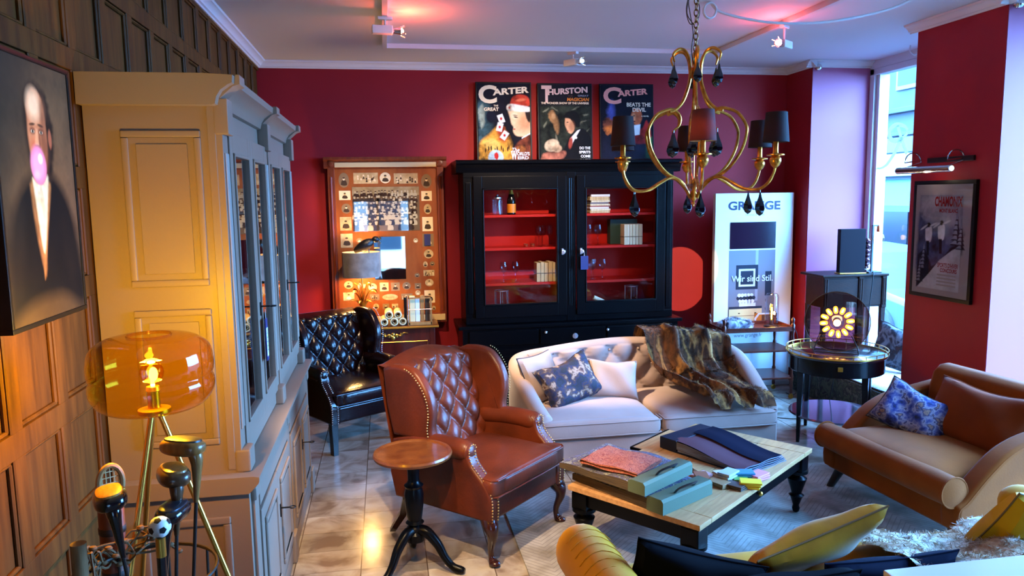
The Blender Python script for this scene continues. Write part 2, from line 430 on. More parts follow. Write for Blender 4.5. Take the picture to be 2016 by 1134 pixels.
# window bays and piers on the right
struct('wall_right_corner', MB().box(4.18, 5.0, 6.885, 7.35, 0, 3.27), RED)
PINKLIT = mat('red_wall_daylit_pink', (172, 86, 120), .6)  # window daylight on the red wall faces, put into the colour as pink
struct('wall_right_reveal', MB().box(4.183, 5.0, 6.88, 6.886, 0, 3.27), PINKLIT)
struct('wall_right_pillar', MB().box(4.10, 4.97, 4.465, 5.31, 0, 3.27), RED)
struct('wall_right_pillar_front', MB().box(4.103, 4.97, 4.46, 4.466, 0, 3.27), PINKLIT)
struct('trim_1', MB().box(4.80, 5.0, 1.55, 4.46, 3.19, 3.27).box(4.80, 5.0, 5.31, 6.88, 3.19, 3.27), WHITE)
mb = MB().box(-1.3, -.75, -3.1, -2.95, 0, 3.27).box(.62, 5.0, -3.1, -2.95, 0, 3.27).box(-.75, .62, -3.1, -2.95, 0, .08).box(-.75, .62, -3.1, -2.95, 1.98, 3.27)
struct('wall_front', mb, RED)
mb = MB()
for x0, x1 in ((-.75, -.68), (-.18, -.12), (.55, .62)): mb.box(x0, x1, -3.08, -3.0, .08, 1.98)
mb.box(-.75, .62, -3.08, -3.0, .08, .15).box(-.75, .62, -3.08, -3.0, 1.92, 1.98)
struct('window_3', mb, WHITE)

GLASS = thin_glass('window_glass', (226, 244, 255), 1.0)
def window(name, y0, y1, z0):
    f = MB()
    f.box(4.80, 4.90, y1-.07, y1, z0, 3.19, bev=.006).box(4.80, 4.90, y0, y0+.07, z0, 3.19, bev=.006)
    f.box(4.80, 4.90, y0, y1, 3.13, 3.19, bev=.006).box(4.80, 4.90, y0, y1, z0, z0+.07, bev=.006)
    f.box(4.83, 4.94, y1-.115, y1-.07, z0+.07, 3.13, bev=.004)
    o = struct(name, f, WHITE)
    p = struct('pane', MB().box(4.852, 4.86, y0+.05, y1-.05, z0+.05, 3.15), GLASS, o)
    return o
w1 = window('window_1', 5.31, 6.88, .02)
w2 = window('window_2', 1.55, 4.46, .02)
struct('wall_right', MB().box(4.80, 5.0, -3.1, 1.55, 0, 3.27), RED)
R1 = [(6.357, 2.558), (6.406, 2.6), (6.52, 2.623), (6.603, 2.586), (6.609, 2.523), (6.547, 2.474), (6.434, 2.484), (6.36, 2.528)]
R2 = [(6.5, 2.615), (6.434, 2.484), (6.391, 2.406), (6.35, 2.341)]
R3 = [(6.452, 2.473), (6.52, 2.364), (6.628, 2.254), (6.726, 2.219), (6.778, 2.228)]
# white script lettering stuck on the bay window
LETTER = mat('white_vinyl', (240, 244, 248), .5)
mb = MB()
def onwin(P): return [(4.848, a, b) for a, b in spline(P, 28)]
mb.tube(onwin(R1), [.012+.012*abs(math.sin(k/28*PI)) for k in range(29)], 8, flat=1)
mb.tube(onwin(R2), [.02]*29, 8); mb.tube(onwin(R3), [.024-.018*k/28 for k in range(29)], 8)
mb.v = [Vector((4.848+(p.x-4.848)*.08, p.y, p.z)) for p in mb.v]
vs, fs = text_geo('essic', .015)
mb.add([(4.8465, 6.36+.17*a, 2.235+.085*b) for a, b in vs], fs)   # painted to be read from the street, so it is mirrored in here
tl = N(LETTER.node_tree, 'ShaderNodeBsdfTranslucent'); tl.inputs[0].default_value = (.85, .9, .95, 1); ms = N(LETTER.node_tree, 'ShaderNodeMixShader'); ms.inputs[0].default_value = .7
LETTER.node_tree.links.new(LETTER.node_tree.nodes['Principled BSDF'].outputs[0], ms.inputs[1]); LETTER.node_tree.links.new(tl.outputs[0], ms.inputs[2]); LETTER.node_tree.links.new(ms.outputs[0], LETTER.node_tree.nodes['Material Output'].inputs[0])
struct('window_lettering', mb, LETTER, w1)

# cornices
def cornice(name, path_fn, length):
    pass
def corn(name, a, b, nx, ny, ext=0):
    """stepped plaster moulding from a to b; (nx,ny) points into the room"""
    prof = [(0, 3.205), (.012, 3.205), (.018, 3.215), (.03, 3.22), (.035, 3.232), (.055, 3.25), (.07, 3.254), (.075, 3.268), (0, 3.269)]
    mb = MB(); n = len(prof)
    vs = [(p[0]+nx*q, p[1]+ny*q, z) for p in (a, b) for q, z in prof]
    fs = [(i, (i+1) % n, n+(i+1) % n, n+i) for i in range(n)]+[tuple(range(n)), tuple(range(2*n-1, n-1, -1))]
    return struct(name, mb.add(vs, fs), WHITE)
corn('trim_2', (-1.1, 7.349), (4.18, 7.349), 0, -1)
corn('trim_3', (-1.099, -3), (-1.099, 7.35), 1, 0)
corn('trim_4', (4.181, 7.35), (4.181, 6.806), -1, 0)
corn('trim_5', (4.106, 6.881), (4.80, 6.881), 0, -1)
corn('trim_6', (4.101, 5.384), (4.101, 4.386), -1, 0)
corn('trim_7', (4.026, 4.461), (4.80, 4.461), 0, -1)
struct('baseboard_back', MB().box(-1.1, 4.18, 7.33, 7.35, 0, .1, bev=.004), RED)

# raised display platform of the bay
FLORAL = multi('dark_floral_cloth', [(10, 9, 12), (14, 14, 16), (62, 68, 48), (30, 42, 30), (12, 11, 14), (84, 84, 70), (11, 9, 12)], 11, .8, .2, dist=1.2)
t = thing('window_seat', 'low window platform covered in dark floral cloth with a white rug on top', 'window seat', (4.47, 6.06, 0))
obj('base', MB().box(-.42, .32, -.72, .79, 0, .315, bev=.01), FLORAL, t)
WHITEFUR = multi('white_pile', [(205, 214, 222), (236, 240, 244), (180, 196, 210)], 30, .95, .8, 90)
obj('rug', MB().sq((-.05, .03, .333), (.355, .73, .022), .5, .2, 40, 8), WHITEFUR, t, label='white shaggy rug covering the platform')

# ------------------------------------------------------------------ the street outside
STONE = mat('pale_stone', (56, 58, 60), .8, c2=(48, 50, 54), nscale=1.5)
DARKW = mat('street_glass', (22, 30, 36), .15, spec=.2)
struct('street_ground', MB().box(-20, 40, -20, 60, -.5, -.2), mat('asphalt', (52, 54, 56), .9, c2=(44, 46, 48), nscale=9))
t = thing('building', 'pale stone building with shop windows across the street', 'building', (11, 15, -.2))
obj('wall', MB().box(0, 1.5, -5.5, 14, 0, 6.6), STONE, t)
for z0, z1 in ((4.32, 6.2),):
    for k in range(-4, 9):
        y = -.55+k*1.15
        o = obj('window', MB().box(-.05, 0, y-.36, y+.36, z0, z1, bev=.02), mat('window_white', (80, 84, 86), .5), t)
        obj('pane', MB().box(-.06, -.04, y-.28, y+.28, z0+.1, z1-.1), DARKW, o)
obj('ledge', MB().box(-.16, 0, -5.5, 14, 3.84, 3.95, bev=.02).box(-.1, 0, -5.5, 14, 3.36, 3.44, bev=.02), STONE, t)
obj('window_band', MB().box(-.04, 0, -5.5, 14, 3.02, 3.33), mat('window_shade', (24, 36, 44), .3), t, label='strip of darker windows above the shop fascia')
obj('fascia', MB().box(-.14, 0, -5.5, 14, 2.5, 2.98, bev=.02), mat('fascia_white', (110, 112, 112), .5), t, label='white shop fascia')
obj('awning', MB().prism([(-.9, 1.78), (-.9, 1.9), (0, 2.44), (0, 2.3)], -5.5, 14, 'y'), mat('awning_aqua', (48, 74, 74), .7), t, label='pale aqua awning')
for k in range(-2, 8):
    o = obj('shop_window', MB().box(-.03, 0, k*1.7-.75, k*1.7+.75, .5, 1.8, bev=.02), DARKW, t)
def car():
    t = thing('car', 'pale blue car parked outside the bay window', 'car', (7.3, 10.2, -.2), 0)
    PAINT = mat('pale_car_paint', (60, 72, 82), .3); TYRE = mat('tyre', (40, 44, 52), .7); HUB = mat('hubcap', (80, 88, 96), .35, .6)
    side = [(-2.1, .25), (-2.12, .6), (-1.95, .78), (-1.2, .88), (-.6, 1.32), (.7, 1.38), (1.5, .95), (2.05, .85), (2.12, .3)]
    obj('body', MB().prism(side, -.8, .8, 'x', bev=.08, seg=3), PAINT, t)
    obj('window', MB().prism([(-1.05, .9), (-.55, 1.26), (.66, 1.31), (1.25, .95)], -.815, -.8, 'x'), DARKW, t)
    for y in (-1.3, 1.3):
        for x in (-.74, .74):
            o = obj('wheel', MB().lathe([(.2, -.1), (.32, -.1), (.34, -.06), (.34, .06), (.32, .1), (.2, .1)], seg=28, T=Tm((x, y, .34), (0, 90, 0))), TYRE, t)
            obj('hubcap', MB().lathe([(0, -.11), (.2, -.105), (.21, .105), (0, .11)], seg=24, T=Tm((x, y, .34), (0, 90, 0))), HUB, o)
car()
t = thing('building', 'grey building across the street behind the camera', 'building', (0, -9, -.2))
obj('wall', MB().box(-12, 12, -1, 0, 0, 7), mat('pale_render', (170, 168, 160), .8), t)
for k in range(-6, 7):
    for z in (.6, 3.6): obj('window', MB().box(k*1.8-.5, k*1.8+.5, 0, .04, z, z+1.9, bev=.02), DARKW, t)
t = thing('sky_blocker', 'unseen grey sheet added to block sky light at the window behind the camera', 'awning', (-.15, -3.1, 2.15))  # added out of view to keep sky light off the front window
obj('blocker_sheet', MB().prism([(0, .5), (-2.6, .05), (-2.6, 0), (0, .45)], -2.2, 2.2, 'x'), mat('blocker_grey', (84, 86, 90), .8), t)
# ------------------------------------------------------------------ left: grey display cabinet
GREY = mat('taupe_paint', (134, 113, 97), .42, spec=.3, bump=.04, bscale=50)
GREYIN = mat('cabinet_inside', (58, 46, 38), .6)
IRON = mat('dark_iron', (30, 28, 28), .45, .7)
CGLASS = thin_glass('cabinet_glass', (250, 250, 250), 1.5)
def cab_panel(mb, x0, x1, z0, z1, y, w=.028, d=.012):
    """raised moulding frame round a fielded panel on a front facing -y"""
    for a, b, c, e in ((x0, x1, z0, z0+w), (x0, x1, z1-w, z1), (x0, x0+w, z0+w, z1-w), (x1-w, x1, z0+w, z1-w)):
        mb.box(a, b, y-d, y+.003, c, e, bev=.007)
    mb.box(x0+w+.02, x1-w-.02, y-d*.6, y+.003, z0+w+.02, z1-w-.02, bev=.007)
def glazed_door(root, x0, x1, z0, z1, yf, fr, m, glass, bar=None):
    mb = MB(); t = .028
    mb.box(x0, x0+fr, yf-t, yf, z0, z1, bev=.004).box(x1-fr, x1, yf-t, yf, z0, z1, bev=.004)
    mb.box(x0+fr, x1-fr, yf-t, yf, z1-fr*1.4, z1, bev=.004).box(x0+fr, x1-fr, yf-t, yf, z0, z0+fr*1.4, bev=.004)
    for a, b, c, e in ((x0+fr, x1-fr, z0+fr*1.4, z0+fr*1.4+.014), (x0+fr, x1-fr, z1-fr*1.4-.014, z1-fr*1.4), (x0+fr, x0+fr+.014, z0+fr*1.4, z1-fr*1.4), (x1-fr-.014, x1-fr, z0+fr*1.4, z1-fr*1.4)):
        mb.box(a, b, yf-t-.008, yf-.004, c, e, bev=.005)
    o = obj('door', mb, m, root)
    obj('pane', MB().box(x0+fr-.005, x1-fr+.005, yf-.018, yf-.014, z0+fr*1.4-.005, z1-fr*1.4+.005), glass, o)
    return o
def key(parent, x, y, z):
    mb = MB().box(x-.006, x+.006, y-.004, y+.002, z-.045, z+.02, bev=.002)
    mb.tube([(x, y, z), (x, y-.045, z)], .004, 6)
    mb.tube([(x+.014*math.cos(a*PI/8), y-.058+.014*math.sin(a*PI/8), z) for a in range(16)], .003, 6, closed=True)
    return obj('key', mb, IRON, parent, label='dark iron key')
def big_cabinet():
    t = thing('display_cabinet', 'tall taupe painted bookcase cabinet with glazed doors against the oak panelling', 'cabinet', (-.85, 4.1, 0), 90)
    c = MB()
    X0, X1 = -1.055, 1.05
    # upper carcass: sides, back, top, bottom, shelves, centre division
    c.box(X0, X0+.03, -.225, .24, .9, 2.36).box(X1-.03, X1, -.225, .24, .9, 2.36)
    c.box(X0+.02, X1-.02, -.222, .238, 2.28, 2.362).box(X0+.02, X1-.02, -.222, .238, .902, 1.0)
    # end panel mouldings (seen from the camera side)
    for y0, y1, z0, z1 in ((-.17, .115, 1.67, 2.265), (-.17, .115, 1.03, 1.58)):
        w = .026
        for a, b, p, q in ((y0, y1, z0, z0+w), (y0, y1, z1-w, z1), (y0, y0+w, z0+w, z1-w), (y1-w, y1, z0+w, z1-w)):
            c.box(X0-.010, X0+.003, a, b, p, q, bev=.006)
        c.box(X0-.005, X0+.003, y0+.05, y1-.05, z0+.05, z1-.05, bev=.004)
    c.box(X0-.004, X0+.003, -.225, -.195, .92, 2.36, bev=.003)
    obj('carcass', c, GREY, t)
    inn = MB().box(X0+.03, X1-.03, .2, .23, 1.0, 2.28)
    inn.box(-.02, .02, -.19, .2, 1.0, 2.28)
    obj('back_panel', inn, GREYIN, t, label='dark inside of the cabinet')
    for z in (1.31, 1.62, 1.93):
        obj('shelf', MB().box(X0+.03, X1-.03, -.17, .2, z, z+.022), GREY, t)
    # lower part
    l = MB().box(X0-.035, X1+.035, -.275, .24, .08, .84)
    l.box(X0-.05, X1+.05, -.29, .24, 0, .1, bev=.012)
    for y0, y1, z0, z1 in ((-.2, .14, .16, .74),):
        w = .03
        for a, b, p, q in ((y0, y1, z0, z0+w), (y0, y1, z1-w, z1), (y0, y0+w, z0+w, z1-w), (y1-w, y1, z0+w, z1-w)):
            l.box(X0-.047, X0-.03, a, b, p, q, bev=.006)
    obj('base', l, GREY, t)
    m = MB().prism([(-.28, .835), (-.29, .845), (-.318, .875), (-.322, .885), (-.322, .9), (-.3, .905), (.24, .905), (.24, .835)], X0-.06, X1+.06, 'x')
    obj('waist_moulding', m, GREY, t)
    # cornice
    prof = [(-.228, 2.355), (-.24, 2.36), (-.246, 2.385), (-.262, 2.41), (-.29, 2.43), (-.305, 2.437), (-.308, 2.465), (-.2, 2.47), (.24, 2.47), (.24, 2.355)]
    obj('cornice', MB().prism(prof, X0-.055, X1+.055, 'x'), GREY, t)
    for x in (X0+.045, 0, X1-.045):
        p = MB().box(x-.045, x+.045, -.25, -.22, .9, 2.3, bev=.004)
        for dx in (-.022, 0, .022): p.tube([(x+dx, -.25, 1.08), (x+dx, -.25, 2.18)], .007, 6)
        p.box(x-.05, x+.05, -.275, -.22, 2.25, 2.385, bev=.006)
        p.prism([(-.25, 2.385), (-.3, 2.43), (-.325, 2.437), (-.325, 2.472), (-.22, 2.472), (-.22, 2.385)], x-.055, x+.055, 'x')
        p.box(x-.05, x+.05, -.285, -.22, .905, 1.0, bev=.012)
        p.box(x-.05, x+.05, -.3, -.27, .78, .84, bev=.01).box(x-.045, x+.045, -.29, -.27, .1, .8, bev=.004).box(x-.055, x+.055, -.31, -.27, 0, .16, bev=.01)
        obj('pilaster', p, GREY, t)
    for a, b in ((X0+.095, -.5), (-.498, -.05), (.05, .498), (.5, X1-.095)):
        d = glazed_door(t, a, b, .985, 2.27, -.228, .058, GREY, CGLASS)
        if a in (-.498, .5): key(d, a+.03, -.258, 1.5)
        e = MB().box(a, b, -.297, -.275, .13, .7, bev=.004); cab_panel(e, a+.06, b-.06, .19, .64, -.297)
        e = obj('cupboard_door', e, GREY, t)
        if a in (-.498, .5): key(e, a+.03, -.299, .5)
    for a, b in ((X0+.095, -.05), (.05, X1-.095)):
        d = MB().box(a, b, -.244, -.225, .912, .978, bev=.004)
        obj('drawer', d, GREY, t)
        obj('drawer', MB().box(a, b, -.294, -.275, .72, .825, bev=.004), GREY, t)
    return t
big_cabinet()
NAVY = mat('navy_card', (28, 34, 92), .6)
PAPER = mat('white_paper', (226, 228, 232), .7)
def price_tag(label, loc, rz, w=.05, h=.11, note=True):
    t = thing('price_tag', label, 'tag', loc, rz)
    mb = MB().box(-w/2, w/2, -.003, .003, -h, 0, bev=.001)
    obj('card', mb, NAVY, t)
    obj('string', MB().tube([(-.004, 0, -.004), (0, 0, .045), (.004, 0, -.004)], .0012, 5), PAPER, t)
    if note:
        a = Art(-.0035); a.rect(-w*.36, w*.36, -h*.9, -h*.22, PAPER)
        for k in range(5): a.rect(-w*.26, w*.2, -h*(.36+.1*k), -h*(.34+.1*k), mat('print_grey', (130, 134, 150), .7))
        a.obj('note', t)
    return t
price_tag('navy tag with a white note hanging from the taupe cabinet door key', (-.572, 3.635, 1.44), 90, .055, .2)

# ------------------------------------------------------------------ black cabinet with red inside
BLACK = mat('black_lacquer', (5, 5, 7), .28, spec=.12)
REDIN = mat('red_lacquer', (190, 30, 16), .45, spec=.2)
BGLASS = thin_glass('door_glass', (252, 250, 250), 1.0)
CRYST = mat('cut_crystal', (226, 226, 236), .12, .75)
def black_cabinet():
    t = thing('glazed_cabinet', 'wide black lacquered cabinet with two glazed doors and a red interior', 'cabinet', (1.745, 7.1, 0))
    c = MB()
    c.box(-1.02, -.98, -.2, .24, .8, 2.25).box(.98, 1.02, -.2, .24, .8, 2.25).box(-1.02, 1.02, .225, .245, .8, 2.25)
    c.box(-1.0, 1.0, -.198, .238, 2.19, 2.248).box(-1.0, 1.0, -.198, .238, .802, .9)
    c.box(-1.02, -.93, -.205, -.18, .8, 2.25, bev=.004).box(.93, 1.02, -.205, -.18, .8, 2.25, bev=.004).box(-.045, .045, -.215, -.18, .8, 2.22, bev=.004)
    for x in (-.02, 0, .02): c.tube([(x, -.216, .95), (x, -.216, 2.16)], .006, 6)
    c.box(-1.02, 1.02, -.21, -.18, 2.17, 2.25, bev=.004).box(-1.02, 1.02, -.21, -.18, .8, .87, bev=.004)
    for x in (-.975, .975): c.box(x-.025, x+.025, -.212, -.2, .9, 2.13, bev=.006)
    obj('carcass', c, BLACK, t)
    prof = [(-.205, 2.215), (-.215, 2.22), (-.222, 2.25), (-.245, 2.29), (-.265, 2.3), (-.268, 2.322), (-.25, 2.333), (.245, 2.333), (.245, 2.215)]
    obj('cornice', MB().prism(prof, -1.085, 1.085, 'x'), BLACK, t)
    r = MB().box(-.98, .98, .205, .226, .9, 2.19).box(-.981, -.97, -.17, .22, .9, 2.19).box(.97, .981, -.17, .22, .9, 2.19).box(-.02, .02, -.16, .22, .9, 2.19)
    obj('lining', r, REDIN, t, label='red lacquered lining')
    for z in (1.80, 1.488, 1.152):
        for a, b in ((-.97, -.02), (.02, .97)): obj('shelf', MB().box(a, b, -.15, .21, z, z+.024, bev=.003), REDIN, t)
    obj('shelf', MB().box(-.97, .97, -.17, .21, .9, .91), REDIN, t)
    for a, b, s in ((-.93, -.05, 1), (.05, .93, -1)):
        d = glazed_door(t, a, b, .86, 2.185, -.205, .082, BLACK, BGLASS)
        x = b-.04 if s > 0 else a+.04
        k = MB().lathe([(.006, 0), (.008, .02), (.018, .03), (.02, .042), (0, .05)], T=Tm((x, -.232, 1.47), (90, 0, 0)))
        k.box(x-.009, x+.009, -.235, -.23, 1.44, 1.5, bev=.003)
        obj('knob', k, CRYST, d, label='cut crystal knob')
    l = MB().box(-1.06, 1.06, -.255, .24, .06, .76).box(-1.09, 1.09, -.27, .24, 0, .09, bev=.012)
    obj('base', l, BLACK, t)
    obj('counter', MB().box(-1.1, 1.1, -.285, .24, .76, .795, bev=.008), BLACK, t)
    for a, b in ((-1.0, -.02), (.02, 1.0)):
        e = MB().box(a, b, -.275, -.255, .12, .56, bev=.004); cab_panel(e, a+.07, b-.07, .18, .5, -.275)
        obj('cupboard_door', e, BLACK, t)
    for a, b in ((-1.0, -.34), (-.32, .32), (.34, 1.0)):
        e = obj('drawer', MB().box(a, b, -.272, -.255, .6, .74, bev=.006), BLACK, t)
        if a != -.32: obj('knob', MB().ball(((a+b)/2+(.4 if a < 0 else -.33), -.285, .71), .014, 12), CRYST, e, label='pale round knob')
        else: obj('escutcheon', MB().lathe([(0, 0), (.03, 0), (.026, .008), (.012, .01), (.01, .016), (0, .018)], T=Tm((0.02, -.272, .66), (90, 0, 0)), seg=8), CRYST, e, label='silvery rosette')
black_cabinet()
price_tag('navy tag hanging from the black cabinet knob', (1.862, 6.845, 1.425), 0, .075, .13, False)

# things on the shelves of the black cabinet
CLEAR = thin_glass('clear_glass', (238, 240, 246), 1.6)
def wine_glass(label, x, y, z, h=.2, r=.038, group=None):
    mb = MB().shell([(.001, .0), (.034, .001), (.03, .004), (.006, .008), (.004, .02), (.004, h*.42), (.008, h*.46), (r*.7, h*.55), (r, h*.7), (r*.95, h*.85), (r*.8, h)], (0, 0, 0), 20)
    o = obj('wine_glass', mb, CLEAR); o.location = (x, y, z)
    return tag(o, label, 'glass', group)
S1, S2, S3, S4 = 1.8245, 1.5125, 1.1765, .9105
g1 = wine_glass('rightmost wine glass of the left door second shelf', 1.57, 7.06, S2, group='wine glasses in the black cabinet')
def cpg(label, x, y, z, s=1):
    c = copy_thing(g1, label, (x, y, z)); c.scale = (s, s, s)
cpg('left wine glass of the trio on the left door second shelf', 1.462, 7.04, S2)
cpg('middle wine glass of the trio on the left door second shelf', 1.515, 7.12, S2)
cpg('left one of two wine glasses beside the tied book bundle', 1.106, 7.0, S3)
cpg('wine glass nearer the tied book bundle, right of its pair', 1.222, 7.0, S3)
cpg('left wine glass behind the right door, beside the green box', 1.965, 7.08, S2)
cpg('wine glass between another glass and the dark green box', 2.045, 7.02, S2)
cpg('leftmost of three wine glasses behind the right door third shelf', 1.975, 7.0, S3)
cpg('middle of three wine glasses behind the right door third shelf', 2.02, 7.1, S3)
cpg('rightmost of three wine glasses behind the right door third shelf', 2.09, 7.02, S3)
t = thing('bottle', 'dark champagne bottle with an orange label on the top left shelf', 'bottle', (1.197, 7.04, S1))
BOT = mat('bottle_green', (10, 16, 12), .12); ORANGE = mat('orange_label', (226, 140, 22), .5); FOIL = mat('gold_foil', (212, 160, 60), .35, .6)
obj('body', MB().lathe([(.036, 0), (.042, .006), (.042, .12), (.038, .15), (.022, .2), (.015, .225), (.015, .24)], seg=28), BOT, t)
obj('paper_label', MB().shell([(.0425, .018), (.0427, .02), (.0427, .1), (.0425, .102)]), ORANGE, t, label='orange paper label')
obj('foil', MB().lathe([(.026, .193), (.0165, .224), (.0165, .27), (.014, .285), (0, .288)], seg=20), FOIL, t, label='gold foil neck')
SILV = mat('silver', (214, 214, 222), .22, .9)
t = thing('jar', 'ribbed clear glass jar with silver lid left of the bottle', 'jar', (1.065, 7.05, S1))
mb = MB().shell([(.001, 0), (.05, 0), (.05, .012), (.042, .018), (.042, .14), (.04, .15)])
obj('body', mb, CLEAR, t)
rb = MB()
for k in range(12): rb.tube([(.043*math.cos(k*PI/6), .043*math.sin(k*PI/6), .02), (.043*math.cos(k*PI/6), .043*math.sin(k*PI/6), .145)], .0035, 6)
obj('rib', rb, thin_glass('rib_glass', (246, 246, 250), .5), t)
obj('lid', MB().lathe([(.042, .15), (.046, .152), (.044, .165), (.02, .172), (.012, .18), (.014, .19), (0, .196)], seg=24), SILV, t)
for i, (x, y) in enumerate(((1.33, 7.02), (1.395, 7.02))):
    o = obj('cup', MB().lathe([(.012, 0), (.02, .004), (.024, .03), (.022, .03), (.018, .006), (0, .005)], seg=18), mat('copper', (210, 110, 70), .25, .9)); o.location = (x, y, S2)
    tag(o, ('left' if not i else 'right')+' one of two tiny copper cups on the second shelf', 'cup', 'copper cups on the shelf')
def lantern(label, x, y, z, w=.135, h=.195):
    t = thing('lantern', label, 'lantern', (x, y, z), 12)
    f = MB(); r = w/2
    for a in range(6):
        p = (r*math.cos(a*PI/3), r*math.sin(a*PI/3))
        f.tube([(p[0], p[1], .0), (p[0], p[1], h)], .0035, 6)
        f.ball((p[0], p[1], .006), .008, 8)
    for q in (.02, h-.006): f.tube([(r*math.cos(a*PI/12), r*math.sin(a*PI/12), q) for a in range(24)], .005, 6, closed=True)
    obj('frame', f, SILV, t, label='silver frame')
    obj('pane', MB().shell([(r*.94, .02), (r*.94, h-.008)], seg=24), CLEAR, t)
    obj('base', MB().lathe([(0, .014), (r*.95, .014), (r*.95, .022), (.02, .03), (0, .032)], seg=24), SILV, t)
    return t
lantern('silver framed glass lantern at the lower left of the black cabinet', 1.085, 7.02, S4)
lantern('silver framed glass lantern at the lower right of the black cabinet', 2.385, 7.02, S4)
PAGE = mat('old_pages', (214, 196, 148), .8, c2=(186, 160, 108), nscale=1.5, stretch=(40, 40, 1)); PAGE2 = mat('pale_pages', (230, 224, 190), .8, c2=(206, 196, 150), nscale=1.5, stretch=(40, 40, 1))
STRING = mat('twine', (96, 76, 50), .9)
def book(label, x, y, z, w, d, h, m, group):
    o = obj('book', MB().box(-w/2, w/2, -d/2, d/2, 0, h, bev=min(.006, w*.2, h*.2)), m); o.location = (x, y, z)
    return tag(o, label, 'book', group)
x = 1.42
wd = (.04, .036, .04, .042, .034)
nth = ('leftmost', 'second from left', 'middle', 'second from right', 'rightmost')
for i, w_ in enumerate(wd):
    book(nth[i]+' coverless old book in the upright bundle right of the two wine glasses', x+w_/2, 7.03, S3, w_-.002, .14, .185+.008*(i % 2), PAGE, 'bundle of coverless books, left door'); x += w_
o = obj('twine', MB().tube([(1.417, 6.955, S3+.085), (1.614, 6.955, S3+.085), (1.614, 7.105, S3+.085), (1.417, 7.105, S3+.085)], .003, 6, closed=True), STRING); tag(o, 'twine tied round the book bundle behind the left door', 'twine')
x = 2.285
for i, w_ in enumerate((.055, .03, .034, .03, .04)):
    book(nth[i]+' pale coverless book in the bundle before the dark green box', x+w_/2, 7.0, S2, w_-.002, .12, .2, PAGE2, 'bundle of coverless books, right door'); x += w_
o = obj('twine', MB().tube([(2.282, 6.937, S2+.08), (2.477, 6.937, S2+.08), (2.477, 7.063, S2+.08), (2.282, 7.063, S2+.08)], .003, 6, closed=True), STRING); tag(o, 'twine tied round the pale book bundle before the green box', 'twine')
o = obj('box', MB().box(-.14, .14, -.05, .05, 0, .245, bev=.004), mat('dark_green_cloth', (28, 70, 62), .6)); o.location = (2.335, 7.15, S2); tag(o, 'dark green box behind the pale book bundle', 'box')
z = S1
STK = [('bottom', .2, .022, PAGE), ('second from bottom', .2, .02, PAGE2), ('third from bottom', .19, .018, PAPER), ('fourth from bottom', .2, .012, mat('rose_cover', (150, 90, 70), .7)), ('fifth from bottom', .2, .016, PAGE2), ('fifth from top', .185, .016, mat('slate_cover', (110, 110, 116), .7)), ('fourth from top', .19, .018, PAGE2), ('third from top', .2, .018, PAGE), ('second from top', .195, .018, PAGE), ('top', .19, .022, PAPER)]
for i, (n, w_, h_, m_) in enumerate(STK):
    o = book(n+' book of the flat pile on the top right shelf', 2.05+.006*math.sin(i*2.3), 7.03, z, w_, .14, h_, m_, 'pile of old books on the top right shelf'); z += h_
for i, (lb, p0, p1) in enumerate((('front paper scroll leaning across another at the cabinet bottom', (2.15, 6.97, S4+.02), (1.99, 6.98, S4+.095)), ('small yellowed scroll lying under a paler one at the cabinet bottom', (2.1, 7.03, S4+.025), (1.93, 7.03, S4+.026)))):
    o = obj('paper_scroll', MB().tube([p0, p1], .022, 14), PAGE2 if i == 0 else PAGE); tag(o, lb, 'scroll', 'scrolls in the black cabinet')
# ------------------------------------------------------------------ posters standing on the black cabinet
FRAME = mat('black_frame', (8, 8, 9), .4, spec=.2)
INK = mat('poster_night', (12, 11, 18), .75, spec=.15); CREAM = mat('poster_cream', (238, 216, 180), .7, spec=.15); PINKT = mat('poster_pink', (236, 150, 130), .7, spec=.15); SALMON = mat('poster_salmon', (222, 178, 160), .7, spec=.15)
ORN = mat('poster_orange', (214, 120, 40), .7, spec=.15); YEL = mat('poster_yellow', (226, 182, 80), .7, spec=.15); REDP = mat('poster_red', (176, 44, 30), .7, spec=.15); TEAL = mat('poster_teal', (40, 70, 76), .7, spec=.15); SKIN = mat('poster_skin', (226, 180, 140), .7, spec=.15); GRNB = mat('poster_green', (40, 66, 42), .7, spec=.15); GREYP = mat('poster_grey', (150, 150, 160), .7, spec=.15); BRN = mat('poster_brown', (92, 56, 40), .7, spec=.15); WHT = mat('poster_white', (232, 230, 224), .7, spec=.15); DKG = mat('poster_moss', (26, 28, 22), .75, spec=.15)
def framed(name, label, cat, loc, rz, w, h, fw, depth, art, tilt=0, mat_=None, group=None, canvas=None):
    t = thing(name, label, cat, loc, rz, group)
    if tilt: t.rotation_euler.x = math.radians(tilt)
    f = MB()
    for a, b, c, d in ((-w/2, w/2, -h/2, -h/2+fw), (-w/2, w/2, h/2-fw, h/2), (-w/2, -w/2+fw, -h/2+fw, h/2-fw), (w/2-fw, w/2, -h/2+fw, h/2-fw)):
        f.box(a, b, -depth/2, depth/2, c, d, bev=.003)
    f.box(-w/2+.002, w/2-.002, depth/2-.006, depth/2, -h/2+.002, h/2-.002)
    obj('frame', f, mat_ or FRAME, t)
    if canvas: canvas.obj('picture', t, art.y)
    if art.mb.f: art.obj('lettering' if canvas else 'picture', t)
    return t
def big_title(a, word, x0, x1, z0, z1, m, C=.36):
    """first letter tall and swinging, the rest smaller and arched"""
    w = x1-x0
    a.text(word[0], x0, x0+w*C, z0-(z1-z0)*.75, z1, m, .035)
    a.text(word[1:], x0+w*(C-.08), x1, z0, z0+(z1-z0)*.62, m, .04, rise=(z1-z0)*.3)
a = Art(-.012); c = Canvas(.512, .73, 130, 2).fill((16, 14, 24), .5)
